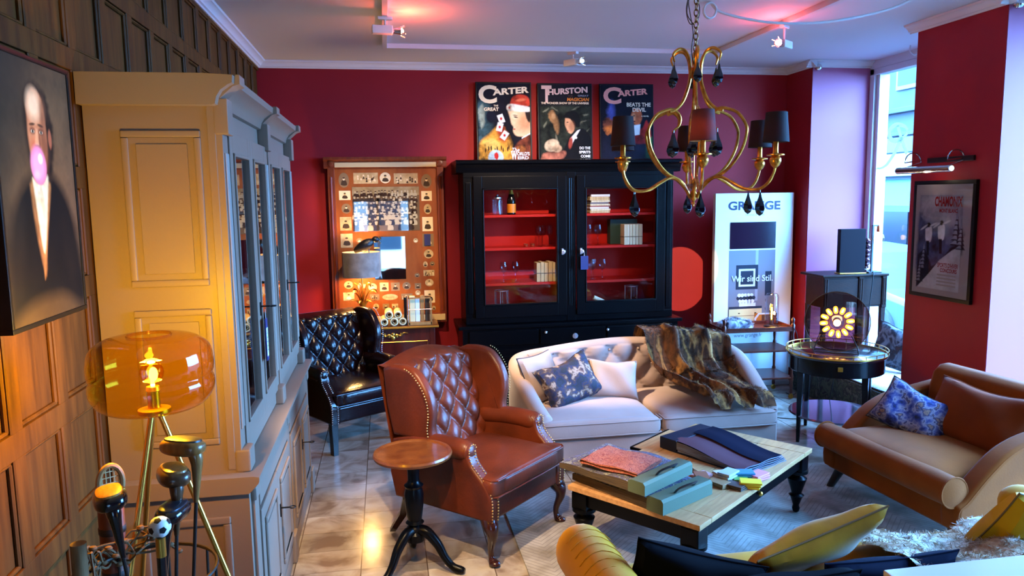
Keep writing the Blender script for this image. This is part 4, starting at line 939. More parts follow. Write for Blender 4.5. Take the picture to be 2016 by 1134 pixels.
# ------------------------------------------------------------------ tall white display panel
def display():
    t = thing('advertising_display', 'tall white advertising panel lettered GRANGE against the red wall', 'display panel', (3.69, 7.06, 0), 0)
    WP = mat('panel_white', (226, 236, 242), .45); NAVYT = mat('logo_navy', (24, 28, 66), .5)
    obj('panel', MB().box(-.425, .425, -.03, .03, .03, 1.995, bev=.006).box(-.43, .43, -.04, .04, 0, .05, bev=.006), WP, t)
    a = Art(-.0305)
    a.text('GRANGE', -.29, .275, 1.825, 1.915, NAVYT, .035)
    a.text('FRANCE 1904', -.1, .1, 1.768, 1.785, mat('faint_grey', (150, 176, 190), .6), .0)
    a.text('www.grange.fr', -.2, .11, .515, .565, mat('text_grey', (80, 96, 112), .6), .0)
    a.obj('lettering', t)
    obj('screen', MB().box(-.262, .232, -.036, -.03, 1.435, 1.705, bev=.002), mat('screen_black', (10, 12, 30), .16), t, label='glossy dark square')
    a = Art(-.0305); WALLP = mat('print_taupe', (120, 124, 132), .7, spec=.15); PD = mat('print_dark', (36, 44, 58), .7, spec=.15); PW = mat('print_white', (212, 226, 236), .7, spec=.15); PC = mat('print_cream', (214, 204, 150), .7, spec=.15); PO = mat('print_amber', (190, 118, 40), .7, spec=.15)
    a.rect(-.27, .235, .6, 1.42, WALLP); a.rect(.02, .05, .9, 1.42, mat('print_grey2', (150, 160, 170), .7, spec=.15)); a.rect(.13, .2, .95, 1.2, PD)
    a.rect(-.19, .05, 1.02, 1.27, PD); a.rect(-.16, .02, 1.05, 1.23, PW); a.rect(-.14, .0, 1.07, 1.21, PD)
    for k in range(16): a.k = min(a.k, 12); a.ell(-.16+.011*k, .93+.035*math.sin(k*2.1), .022, .02, PW if k % 3 else PD, n=10)
    a.rect(-.15, .03, .84, .88, PW); a.rect(-.26, .1, .82, .845, PD); a.rect(-.26, .1, .6, .82, PC)
    for z in (.745, .68): a.rect(-.25, .09, z, z+.006, SEPM)
    for x in (-.16, .02): a.rect(x, x+.02, .77, .78, SEPD); a.rect(x, x+.02, .71, .72, SEPD)
    a.blob([(-.26, .6), (-.25, .66), (-.16, .63), (-.08, .66), (.0, .64), (.0, .6)], PD)
    a.rect(.02, .235, .6, .77, PO); a.poly([(.02, .6), (.02, .72), (.06, .77), (.235, .77), (.235, .755), (.075, .755), (.04, .71), (.04, .6)], PW); a.rect(.1, .22, .64, .75, mat('print_brown', (96, 52, 22), .7, spec=.15))
    a.text('Wir sind Stil.', -.24, .21, 1.1, 1.165, mat('print_white', (212, 226, 236), .7, spec=.15), .01)
    a.obj('picture', t, label='printed room picture lettered Wir sind Stil.')
    return t
display()

# ------------------------------------------------------------------ lighting track and cables on the ceiling
t = thing('lighting_track', 'white lighting track running round three sides of the ceiling', 'lighting track', (0, 0, 3.27))
mb = MB().box(.03, .07, -2.0, 6.5, -.04, 0, bev=.003).box(.07, 2.96, 6.44, 6.48, -.04, 0, bev=.003).box(2.96, 3.0, -2.0, 6.48, -.04, 0, bev=.003)
obj('rail', mb, WHITE, t)
REDBULB = glow('hot_bulb', (255, 196, 140), 22)
def track_lamp(label, x, y, dx, dy, red=True, m=None, drop=.06):
    t = thing('track_spotlight', label, 'spotlight', (x, y, 3.23), 0, 'white spotlights on the ceiling track')
    rz = math.degrees(math.atan2(dy, dx))
    R = Tm((0, 0, 0), (0, 0, rz))
    obj('adapter', MB().box(-.05, .05, -.018, .018, -.022, 0, bev=.004, T=R), WHITE, t)
    obj('stem', MB().tube([(0, 0, -.02), (0, 0, -drop)], .008, 8, T=R), WHITE, t)
    obj('housing', MB().box(-.09, .05, -.03, .03, -drop-.055, -drop, bev=.006, T=R), WHITE, t)
    obj('holder', MB().lathe([(.012, 0), (.02, .01), (.026, .05), (.03, .055)], seg=16, T=R @ Tm((.05, 0, -drop-.03), (0, 90, 0))), SILV, t)
    b = obj('bulb', MB().ball((.11, 0, -drop-.03), .018 if red else .016, 12, T=R), m or REDBULB, t)
    pin = MB()
    for k in range(5): pin.tube([(.105, .03*math.cos(k*1.256), -drop-.03+.03*math.sin(k*1.256)), (.135, .042*math.cos(k*1.256), -drop-.03+.042*math.sin(k*1.256))], .0035, 6, T=R)
    obj('prong', pin, SILV, t)
    return t
track_lamp('white track spotlight glowing orange at the upper left of the ceiling', .05, 5.35, 1, .1)
track_lamp('white track spotlight glowing pink right of the chandelier', 2.98, 5.3, -.8, -.6, drop=.11)
track_lamp('small white track spotlight above the middle poster', 1.66, 6.46, .5, -.8, red=False, m=glow('cool_spot', (240, 255, 235), 8))
o = obj('ceiling_cable', MB().tube(spline([(2.22, 4.9, 3.262), (2.3, 4.88, 3.2), (2.6, 4.8, 3.13), (2.95, 4.7, 3.12), (3.3, 4.6, 3.18), (3.5, 4.5, 3.265)], 40), .009, 8), WHITE); tag(o, 'white cable sagging under the ceiling right of the chandelier chain', 'cable')
o = obj('cable_coil', MB().tube([(2.2+.045*math.cos(a*.5), 4.87+.01*a/16, 3.215+.05*math.sin(a*.5)) for a in range(38)], .006, 6), WHITE); tag(o, 'coiled white cable end hooked at the ceiling beside the chandelier chain', 'cable')
for lb, x, y in (('small chrome ball light at the far wall corner near the bay window', 4.215, 6.84), ('small chrome ball light high on the front edge of the red pillar', 4.135, 4.42)):
    t = thing('ball_light', lb, 'light', (x, y, 3.2), 0, 'chrome ball lights')
    obj('ball', MB().ball((0, 0, 0), .034, 16), BRASSY, t); obj('stem', MB().tube([(0, 0, .02), (0, .02, .07)], .007, 8), BRASSY, t)
o = obj('hook', MB().tube(spline([(4.6, 6.05, 3.262), (4.6, 6.05, 3.21), (4.64, 6.04, 3.18), (4.68, 6.03, 3.2)], 14), .006, 6), WHITE); tag(o, 'white wire hook on the ceiling before the bay window', 'hook')
# ------------------------------------------------------------------ chandelier
JET = mat('jet_glass', (8, 8, 14), .06, coat=.6); SHADE = mat('black_shade', (16, 13, 18), .8)
def translucent(m, c, f):
    nt = m.node_tree; tl = N(nt, 'ShaderNodeBsdfTranslucent'); tl.inputs[0].default_value = (*lin(c), 1); ms = N(nt, 'ShaderNodeMixShader'); ms.inputs[0].default_value = f
    nt.links.new(nt.nodes['Principled BSDF'].outputs[0], ms.inputs[1]); nt.links.new(tl.outputs[0], ms.inputs[2]); nt.links.new(ms.outputs[0], nt.nodes['Material Output'].inputs[0])
translucent(SHADE, (150, 92, 92), .3); SHIN = mat('shade_lining', (120, 60, 40), .8)
def pendant(mb, x, y, z, h=.1, r=.026):
    """faceted drop hanging from (x,y,z)"""
    vs = []; n = 6
    prof = [(.004, -.012), (r*.35, -.012-h*.22), (r*.85, -.012-h*.52), (r, -.012-h*.7), (r*.7, -.012-h*.9), (.003, -.012-h)]
    mb.lathe(prof, (x, y, z), n)
def chandelier():
    t = thing('chandelier', 'antique gold six arm chandelier with black shades and jet drops', 'chandelier', (1.724, 4.0, 1.925))
    cage_up = spline([(.136, .788), (.145, .828), (.107, .858), (.067, .85), (.041, .805), (.032, .73), (.044, .661), (.078, .581), (.125, .535), (.165, .522)], 40)
    cage_lo = spline([(.135, .425), (.100, .45), (.098, .50), (.145, .535), (.2, .525), (.25, .5), (.291, .443), (.299, .397), (.279, .316), (.228, .236), (.17, .184), (.10, .15), (.05, .10), (.022, .055)], 50)
    arm = spline([(.022, .05), (.07, .13), (.14, .165), (.21, .14), (.29, .098), (.37, .093), (.42, .125), (.45, .18), (.456, .225)], 36)
    jets = MB(); j_hooks = MB()
    for k in range(6):
        A = math.radians(12+60*k); c, s = math.cos(A), math.sin(A); R = Tm((0, 0, 0), (0, 0, 12+60*k))
        m = MB()
        m.tube([(r, 0, z) for r, z in arm], [.0085]*30+[.0075]*7, 8, T=R)
        obj('arm', m, GOLD, t)
        m = MB(); m.tube([(r, 0, z) for r, z in cage_up], [.0045+.004*min(1, i/8) for i in range(41)], 8, T=R)
        m.tube([(r, 0, z) for r, z in cage_lo], [.0045+.004*min(1, i/8) for i in range(51)], 8, T=R)
        obj('scroll', m, GOLD, t)
        q = MB().lathe([(.006, .2), (.022, .215), (.03, .235), (.03, .25), (.02, .262), (.045, .266), (.046, .272), (.016, .276), (.014, .28), (.014, .345), (.006, .35)], (.456*c, .456*s, 0), 20)
        obj('candle_holder', q, GOLD, t)
        sh = MB().shell([(.0655, .335), (.067, .334), (.054, .487), (.0525, .488), (.0655, .335)], (.456*c, .456*s, 0), 36)
        lit = k == 4
        o = obj('shade', sh, SHADE, t)
        ri = MB().tube([(.456*c+.02*math.cos(a), .456*s+.02*math.sin(a), .44) for a in [2*PI*i/16 for i in range(16)]], .002, 5, closed=True)
        for i in range(3): ri.tube([(.456*c+.02*math.cos(i*2.09), .456*s+.02*math.sin(i*2.09), .44), (.456*c+.056*math.cos(i*2.09), .456*s+.056*math.sin(i*2.09), .445)], .0015, 5)
        obj('shade_carrier', ri, GOLD, o)
        b = obj('bulb', MB().lathe([(.006, .35), (.016, .375), (.018, .395), (.01, .425), (.002, .442)], (.456*c, .456*s, 0), 14), glow('candle_bulb', (255, 214, 140), 70 if lit else 6), t)
        for (r, z, h, rr) in ((.135, .42, .13, .034), (.38, .088, .125, .029), (.138, .782, .105, .026)):
            m = MB(); pendant(m, r*c, r*s, z, h, rr); m.tube([(r*c, r*s, z+.008), (r*c, r*s, z-.014)], .0018, 5)
            obj('drop', m, JET, t)
    h = MB().lathe([(0, -.002), (.006, .004), (.004, .012), (.013, .018), (.006, .03), (.017, .042), (.02, .07), (.013, .09), (.018, .105), (.01, .13), (.012, .142), (.004, .155), (0, .16)], seg=20)
    h.lathe([(0, .655), (.008, .66), (.012, .68), (.008, .7), (.022, .71), (.022, .765), (.012, .77), (.008, .785), (0, .79)], seg=20)
    h.tube([(0, 0, .1), (0, 0, .7)], .003, 6)
    obj('hub', h, GOLD, t)
    z = .785; ch = MB(); i = 0
    CH = mat('aged_brass', (120, 84, 40), .35, .9)
    while z < 1.33:
        pts = []
        for a in range(14):
            th = 2*PI*a/14; u = .012*math.cos(th); v = .02*math.sin(th)
            pts.append((u, 0, z+.02+v) if i % 2 == 0 else (0, u, z+.02+v))
        ch.tube(pts, .0032, 6, closed=True); z += .0315; i += 1
    obj('chain', ch, CH, t)
    wr = MB().tube(spline([(.0, 0, .75), (-.02, .01, .85), (-.012, .01, .95), (-.035, .0, 1.05), (-.045, 0, 1.12), (-.015, .01, 1.2), (-.01, .01, 1.34)], 40), .0028, 6)
    wr.tube(spline([(-.012, .01, 1.0), (-.05, .01, 1.06), (-.03, .0, 1.16), (.02, .01, 1.1), (.01, 0, 1.02), (-.03, .01, 1.0), (-.05, .02, 1.08), (-.03, .01, 1.18)], 44), .0026, 6)
    obj('flex', wr, mat('dark_flex', (60, 44, 30), .5), t, label='dark flex looped round the chain')
    obj('ceiling_cup', MB().lathe([(.0, 1.30), (.03, 1.305), (.05, 1.33), (.052, 1.343)], seg=24), GOLD, t)
    obj('crystal', MB().sq((-.035, -.02, .11), (.02, .018, .02), .6, .6, 8, 6), thin_glass('lilac_glass', (214, 210, 250), 3), t, label='small clear crystal by the hub')
    A = math.radians(12+240)
    lamp('chandelier_glow', 'POINT', (1.724+.456*math.cos(A), 4.0+.456*math.sin(A), 1.925+.40), 12, (1, .66, .3), shadow_soft_size=.02)
chandelier()

# ------------------------------------------------------------------ amber glass tripod lamp
def floor_lamp():
    t = thing('floor_lamp', 'brass tripod floor lamp with wide amber glass drum shade', 'lamp', (-.708, 2.35, 0))
    AMBER = thin_glass('amber_glass', (250, 222, 104), 1.0)
    prof = spline([(.045, 1.372), (.10, 1.374), (.146, 1.39), (.172, 1.425), (.176, 1.455), (.170, 1.474), (.169, 1.479), (.174, 1.486), (.176, 1.52), (.165, 1.565), (.13, 1.592), (.085, 1.602), (.062, 1.603)], 40)
    obj('shade', MB().shell(prof, seg=64), AMBER, t, label='amber glass shade')
    rim = MB()
    for r, z in ((.062, 1.603), (.0615, 1.598)): rim.tube([(r*math.cos(a*PI/20), r*math.sin(a*PI/20), z) for a in range(40)], .0022, 6, closed=True)
    obj('rim', rim, AMBER, t)
    obj('socket', MB().lathe([(0, 1.362), (.046, 1.364), (.046, 1.376), (.018, 1.38), (.017, 1.43), (.02, 1.432), (.018, 1.445), (0, 1.446)], seg=24), BRASS, t)
    obj('bulb', MB().ball((0, 0, 1.488), (.034, .034, .036), 20), thin_glass('bulb_glass', (255, 224, 150), .8), t)
    obj('filament', MB().ball((.004, 0, 1.482), (.013, .013, .022), 12).tube([(0, 0, 1.445), (0, 0, 1.47)], .006, 6), glow('filament_glow', (255, 208, 110), 70), t)
    for k, a in enumerate((-4, 128, 248)):
        c, s = math.cos(math.radians(a)), math.sin(math.radians(a))
        obj('leg', MB().tube([(.012*c, .012*s, 1.37), (.445*c, .445*s, .004)], [.0085, .0085], 10), BRASS, t)
    lamp('floor_lamp_glow', 'POINT', (-.708, 2.35, 1.53), 60, (1, .76, .16), shadow_soft_size=.03)
floor_lamp()

# ------------------------------------------------------------------ stand of golf clubs and sticks
STEELW = mat('dark_wire', (46, 38, 30), .5, .5); LEATH = mat('grip_leather', (40, 28, 20), .6)
def stick_stand():
    t = thing('stick_stand', 'wire stand wound with dry vine holding old golf clubs', 'stand', (-.66, 2.05, 0))
    m = MB()
    for z, r in ((.02, .15), (.55, .16), (1.0, .17)): m.tube([(r*math.cos(a*PI/16), r*math.sin(a*PI/16), z) for a in range(32)], .005, 6, closed=True)
    for k in range(8): m.tube([(.15*math.cos(k*PI/4), .15*math.sin(k*PI/4), .02), (.17*math.cos(k*PI/4), .17*math.sin(k*PI/4), 1.0)], .004, 6)
    m.lathe([(0, .01), (.15, .01), (.15, .03), (0, .03)], seg=24)
    obj('frame', m, STEELW, t)
    rnd = random.Random(5); v = MB()
    for q in range(7):
        a0 = 2.4+rnd.random()*1.2; P = []
        for i in range(9): P.append((.165*math.cos(a0+.22*i)+rnd.uniform(-.02, .02), -.165*math.sin(a0+.22*i)+rnd.uniform(-.02, .02), 1.02+rnd.uniform(-.05, .05)))
        v.tube(spline(P, 30), .0035, 5)
        for i in range(5):
            p = P[rnd.randrange(9)]; v.ball((p[0], p[1], p[2]), (.012, .01, .008), 8)
    obj('vine', v, mat('dry_vine', (104, 74, 40), .8), t, label='dry brown vine wound round the rim')
stick_stand()
def club(label, base, top, head, ang, m, face, shaft, blk):
    """wooden golf club standing head up; base/top are the shaft ends"""
    t = thing('golf_club', label, 'golf club', base, 0, 'old golf clubs in the stand')
    d = Vector(top)-Vector(base); q = d.to_track_quat('Z', 'Y').to_matrix().to_4x4(); Lh = d.length
    obj('shaft', MB().tube([(0, 0, 0), (0, 0, Lh*.5), (0, 0, Lh-.1)], [.007, .005, .005], 8, T=q), shaft, t)
    R = q @ Tm((0, 0, Lh), (0, 0, ang))
    n = MB().tube(spline([(0, 0, -.14), (0, 0, -.07), (.003, 0, -.02), (.016, 0, .01)], 12), [.0065, .0075, .009, .0105, .012, .013, .0145, .016, .018, .019, .019, .018, .014], 12, T=R)
    n.sq((.045, 0, .012), (.06*head, .038*head, .024*head), .75, .75, 24, 14, T=R)
    obj('head', n, m, t)
    obj('sole_plate', MB().sq((.045, 0, .012+.0165*head), (.05*head, .03*head, .0095), .6, .75, 20, 8, T=R), face, t)
    return t
TANW = wood('club_tan', (150, 100, 50), (120, 74, 34), .35, (30, 30, 6), coat=.4); BRW = wood('club_brown', (84, 52, 28), (66, 38, 20), .35, (30, 30, 6), coat=.4)
BLKW = mat('club_black', (14, 13, 13), .16, coat=.5); PLATE = wood('sole_wood', (190, 130, 60), (150, 94, 36), .4, (40, 40, 8)); SHAFT = mat('dark_shaft', (42, 34, 28), .4, .4)
club('black golf club with inlaid wooden sole, leftmost head in the stand', (-.60, 2.03, .03), (-.722, 2.0, 1.21), 1.1, 190, BLKW, PLATE, SHAFT, 1)
club('tan wooden golf club, highest head before the lamp leg', (-.63, 2.02, .03), (-.535, 2.12, 1.305), 1.05, 25, TANW, mat('sole_dark', (36, 32, 30), .4), SHAFT, 0)
club('brown wooden golf club, second highest head before the lamp leg', (-.65, 2.0, .03), (-.575, 2.05, 1.243), 1.08, -8, BRW, TANW, SHAFT, 0)
club('glossy black golf club, lowest head beside the football knob', (-.66, 2.0, .03), (-.592, 1.98, 1.165), .98, 5, BLKW, mat('sole_steel', (60, 64, 74), .3, .7), SHAFT, 0)
t = thing('walking_stick', 'black walking stick topped with a black and white football knob', 'walking stick', (-.603, 1.93, .10))
obj('shaft', MB().tube([(0, 0, 0), (.012, 0, 1.03)], [.009, .012], 12), BLKW, t); obj('collar', MB().tube([(.012, 0, 1.0), (.0125, 0, 1.05)], .0125, 12), BRASS, t)
ball = MB().ball((.0126, 0, 1.078), .0275, 24); obj('knob', ball, mat('football_white', (224, 222, 216), .4), t, label='white football knob')
sp = MB(); ph = (1+5**.5)/2
for v_ in [Vector(p).normalized() for p in [(0, 1, ph), (0, -1, ph), (0, 1, -ph), (0, -1, -ph), (1, ph, 0), (-1, ph, 0), (1, -ph, 0), (-1, -ph, 0), (ph, 0, 1), (-ph, 0, 1), (ph, 0, -1), (-ph, 0, -1)]]:
    q = v_.to_track_quat('Z', 'Y').to_matrix().to_4x4()
    sp.add([q @ Vector((.0095*math.cos(a*2*PI/5), .0095*math.sin(a*2*PI/5), .0266)) + Vector((.0126, 0, 1.078)) for a in range(5)]+[q @ Vector((0, 0, .0282)) + Vector((.0126, 0, 1.078))], [(a, (a+1) % 5, 5) for a in range(5)])
obj('patch', sp, mat('football_black', (14, 14, 16), .4), t, label='black patches of the football')
t = thing('leather_tube', 'brown stitched leather tube standing by the panelling', 'tube', (-.80, 2.2, 0))
obj('body', MB().lathe([(.03, 0), (.034, .004), (.034, 1.14), (.03, 1.145), (.028, 1.1), (0, 1.1)], seg=24), mat('saddle_leather', (120, 58, 24), .5, c2=(96, 42, 16), nscale=14), t)
for z in (1.06, .93): obj('band', MB().shell([(.0345, z), (.036, z+.002), (.036, z+.018), (.0345, z+.02)]), LEATH, t)
t = thing('racket', 'old wooden racket with a twine net bag, behind the black golf club', 'racket', (-.805, 2.23, .035))
WOODP = wood('racket_wood', (176, 132, 80), (146, 100, 54), .5, (20, 20, 3))
RK = Tm((0, 0, 1.16), (0, 0, 35))
rk = MB().tube([(.032*math.sin(a*PI/14), 0, .052*math.cos(a*PI/14)) for a in range(28)], .008, 8, closed=True, T=RK)
rk.tube([(0, 0, -.05), (0, 0, -.62), (0, 0, -1.15)], [.01, .009, .013], 8, T=RK)
obj('frame', rk, WOODP, t)
st = MB()
for k in range(-2, 3):
    st.tube([(k*.011, 0, -.045), (k*.011, 0, .045)], .0014, 5, T=RK); st.tube([(-.028, 0, k*.017), (.028, 0, k*.017)], .0014, 5, T=RK)
obj('string', st, PAGE, t)
nt_ = MB(); rnd = random.Random(9)
for k in range(34):
    z = -.08-.006*k; a = k*1.9
    nt_.tube(spline([(.022*math.cos(a), .02*math.sin(a), z), (.027*math.cos(a+1), .024*math.sin(a+1), z-.014), (.02*math.cos(a+2.2), .024*math.sin(a+2.2), z-.004), (.026*math.cos(a+3.2), .02*math.sin(a+3.2), z-.02)], 8), .0022, 5, T=RK)
obj('net', nt_, mat('net_twine', (196, 176, 130), .8), t, label='cream twine net')
o = obj('baton', MB().tube([(-.81, 1.97, 0), (-.80, 1.97, 1.135)], [.017, .019], 16), wood('driftwood', (140, 104, 66), (104, 74, 42), .7, (20, 20, 3))); tag(o, 'plain worn wooden baton at the bottom left by the panelling', 'baton')
# ------------------------------------------------------------------ tufted wing chairs
def nails(mb, pts, r=.0055, step=.017, T=None, nrm=(0, -1, 0)):
    """row of domed nail heads along a polyline"""
    P = [Vector(p) for p in pts]; d = 0; nxt = 0
    q = Vector(nrm).to_track_quat('Z', 'Y').to_matrix().to_4x4()
    for a, b in zip(P, P[1:]):
        L_ = (b-a).length
        while nxt <= d+L_:
            p = a.lerp(b, (nxt-d)/max(L_, 1e-9))
            mb.lathe([(r, 0), (r*.8, r*.5), (r*.35, r*.8), (0, r*.85)], seg=6, T=(T or Matrix()) @ Matrix.Translation(p) @ q)
            nxt += step
        d += L_
def tuft(u, v, p, q, amp):
    """buttoned diamonds: deep along the pleats, deepest at the buttons"""
    a = PI*(u/p+v/q); b = PI*(u/p-v/q)
    s = abs(math.sin(a)*math.sin(b))
    return amp*(s**.38)
def wing_chair(name, label, loc, rz, LEA, NAIL, LEGM, camel=.05, cab=True, H=1.05):
    t = thing(name, label, 'armchair', loc, rz)
    W, yf = .375, -.39
    # back: tufted face leaning backwards
    def top(x): return H-.03+camel*math.cos(min(1, abs(x)/.3)*PI/2)**1.0
    def back(u, v):
        x = -.35+.70*u; zt = top(x); z = .44+(zt-.44)*v
        y = .17+.17*v; e = max(0, 1-(2*u-1)**10)*max(0, 1-(max(0, v-.9)/.1)**2)
        d = tuft(x, (z-.47), .152, .195, .042)*e+.02*e
        if v > .90: y += .11*((v-.90)/.10)**2; z -= .02*((v-.90)/.10)**2
        return (x, y-d, z)
    obj('back', MB().surf(back, 76, 84), LEA, t, angle=80)
    for i in range(-4, 5):
        for j in range(0, 14):
            if (i+j) % 2: continue
            x = i*.076; z = .47+j*.0975/1.0
            if abs(x) < .27 and .5 < z < top(x)-.08:
                v = (z-.44)/(top(x)-.44); obj('button', MB().ball((x, .17+.17*v-.022, z), (.011, .007, .011), 8), LEA, t)
    rear = []
    def rb(u, v):
        x = -.352+.704*u; zt = top(x)-.02; z = .25+(zt-.25)*v
        return (x, .30+.152*v, z)
    bk = MB().surf(rb, 16, 10)
    obj('back_panel', bk, LEA, t)
    for s in (-1, 1):
        # side panel with base and arm
        prof = spline([(yf, .255), (yf-.004, .34), (yf+.002, .40), (yf+.03, .455), (yf+.085, .51), (yf+.13, .555), (yf+.15, .60), (yf+.155, .635), (yf+.185, .66)], 28)+[(.0, .655), (.2, .64), (.33, .6), (.36, .4), (.32, .25)]
        obj('side_panel', MB().prism(prof, s*.285, s*W, 'x', bev=.018, seg=3), LEA, t)
        ar = MB().tube(spline([(s*.332, -.215, .612), (s*.332, -.1, .618), (s*.332, .05, .612), (s*.325, .2, .60)], 14), [.052, .058, .06, .06, .06, .06, .06, .06, .06, .06, .06, .06, .06, .058, .05], 18)
        ar.ball((s*.332, -.215, .612), (.052, .03, .052), 16)
        obj('arm', ar, LEA, t)
        # wing: padded ear
        wp = spline([(.02, .62), (.03, .70), (.015, .79), (.025, .88), (.07, .96), (.14, H-.045), (.24, H-.025), (.33, H-.03)], 34)+[(.40, H-.06), (.38, .8), (.33, .62)]
        m = MB().prism(wp, 0, .075, 'x', bev=.028, seg=4)
        for v_ in m.v:
            k = max(0, (v_.z-.62)/.4); v_.x = s*(W-.075+v_.x+.02*k*max(0, 1-(v_.y+.02)/.4)-.004)
        obj('wing', m, LEA, t)
        n = MB()
        fr = [(s*(W-.012), y-.002, z) for y, z in spline([(yf, .262), (yf-.004, .34), (yf+.002, .40), (yf+.03, .455), (yf+.085, .51), (yf+.13, .555), (yf+.148, .60), (yf+.15, .632)], 40)]
        nails(n, fr); n2 = MB(); nails(n2, [(p[0]-s*.05, p[1]-.001, p[2]) for p in fr]); obj('nailhead_trim', n2, NAIL, t, label='row of domed nail heads')
        nails(n, [(s*.332+s*.03*math.cos(a), yf+.148, .63+.028*math.sin(a)) for a in [k*PI/10 for k in range(11)]])
        n2 = MB(); nails(n2, [(s*(W+.004+.02*max(0, (z-.62)/.4)), y+.014, z) for y, z in wp[1:27]], nrm=(s, -.4, 0)); obj('nailhead_trim', n2, NAIL, t, label='row of domed nail heads')
        obj('nailhead_trim', n, NAIL, t, label='row of domed nail heads')
    obj('seat_rail', MB().box(-.30, .30, yf+.006, yf+.07, .255, .385, bev=.02, seg=3).box(-.3, .3, yf+.06, .3, .255, .34), LEA, t)
    cs = MB()
    def crown(q):
        return Vector((q.x, q.y, q.z+.022*max(0, 1-(q.x/.31)**2)*max(0, 1-((q.y+.1)/.3)**2) if q.z > .44 else q.z))
    cs.sq((0, -.115, .445), (.292, .305, .068), .42, .16, 56, 26, fn=crown)
    cs.sq((0, -.335, .442), (.372 if cab else .33, .075, .064), .4, .3, 40, 20)
    obj('seat_cushion', cs, LEA, t)
    pp = MB()
    for z in (.488, .396): pp.tube([(x, y, z) for x, y in [(-.28, -.10), (-.3, -.26), (-.35, -.3), (-.355, -.385), (-.33, -.41), (-.1, -.414), (.1, -.414), (.33, -.41), (.355, -.385), (.35, -.3), (.3, -.26), (.28, -.10)]], .0055, 8)
    obj('piping', pp, LEA, t)
    for s in (-1, 1):
        if cab:
            P = spline([(s*.325, yf+.055, .27), (s*.345, yf+.02, .22), (s*.345, yf+.012, .17), (s*.33, yf+.035, .09), (s*.33, yf+.03, .035), (s*.335, yf+.012, .018)], 22)
            m = MB().tube(P, [.045, .046, .046, .045, .043, .040, .037, .034, .031, .028, .025, .022, .020, .0185, .0175, .017, .017, .018, .020, .024, .027, .027, .022], 14)
            m.ball((s*.335, yf+.008, .018), (.03, .034, .018), 14)
        else:
            m = MB()
            m.prism([(-.03, .26), (.03, .26), (.021, 0), (-.021, 0)], -.027, .027, 'y', bev=.004, T=Tm((s*.33, yf+.045, 0)))
        obj('leg', m, LEGM, t)
        m = MB().tube([(s*.32, .27, .27), (s*.325, .31, .13), (s*.33, .40, .0)], [.034, .028, .021], 4)
        obj('leg', m, LEGM, t)
    return t
def leather(name, c, c2, rough, bump=.12):
    return mat(name, c, rough, spec=.32, c2=c2, nscale=5, ndet=5, bump=bump, bscale=55, contrast=(.32, .68))
COG = leather('cognac_leather', (98, 40, 20), (68, 27, 14), .36)
wing_chair('wing_chair', 'cognac leather buttoned wing chair with brass nails behind the round wine table', (.497, 4.307, 0), 44.5, COG, mat('brass_nail', (196, 150, 90), .3, .9), wood('dark_leg', (52, 20, 14), (36, 14, 10), .2, (20, 20, 4), coat=.4), .055, True, 1.07)
OXB = leather('oxblood_leather', (26, 8, 9), (12, 5, 7), .22)
wing_chair('wing_chair', 'nearly black oxblood leather buttoned wing chair in front of the desk', (-.36, 6.27, 0), 33, OXB, mat('steel_nail', (190, 184, 180), .3, .9), mat('ebony_leg', (14, 12, 12), .35), .0, False, 1.07)

# ------------------------------------------------------------------ wine table in front of the cognac chair
t = thing('wine_table', 'small round mahogany topped wine table on a black tripod column', 'side table', (.105, 3.872, 0))
TOPW = wood('table_mahogany', (110, 60, 24), (84, 40, 15), .3, (6, 6, 6), coat=.3)
obj('top', MB().lathe([(0, .625), (.19, .625), (.207, .632), (.211, .645), (.206, .656), (.195, .655), (.187, .648), (0, .647)], seg=64), TOPW, t)
obj('column', MB().lathe([(.05, .16), (.052, .2), (.04, .215), (.044, .235), (.03, .25), (.05, .262), (.036, .275), (.042, .30), (.05, .36), (.052, .42), (.044, .455), (.052, .47), (.034, .485), (.03, .5), (.033, .58), (.05, .625)], seg=32), BLACK, t)
for k, a in enumerate((222, 334, 92)):
    c, s = math.cos(math.radians(a)), math.sin(math.radians(a))
    P = spline([(.02, .22), (.07, .21), (.13, .15), (.17, .08), (.22, .03), (.28, .018)], 20)
    obj('leg', MB().tube([(r*c, r*s, z) for r, z in P], [.030, .03, .03, .03, .029, .028, .027, .026, .025, .024, .023, .022, .021, .0205, .02, .02, .021, .022, .022, .02, .014], 12), BLACK, t)
for a in (222, 334, 92):
    c, s = math.cos(math.radians(a)), math.sin(math.radians(a))

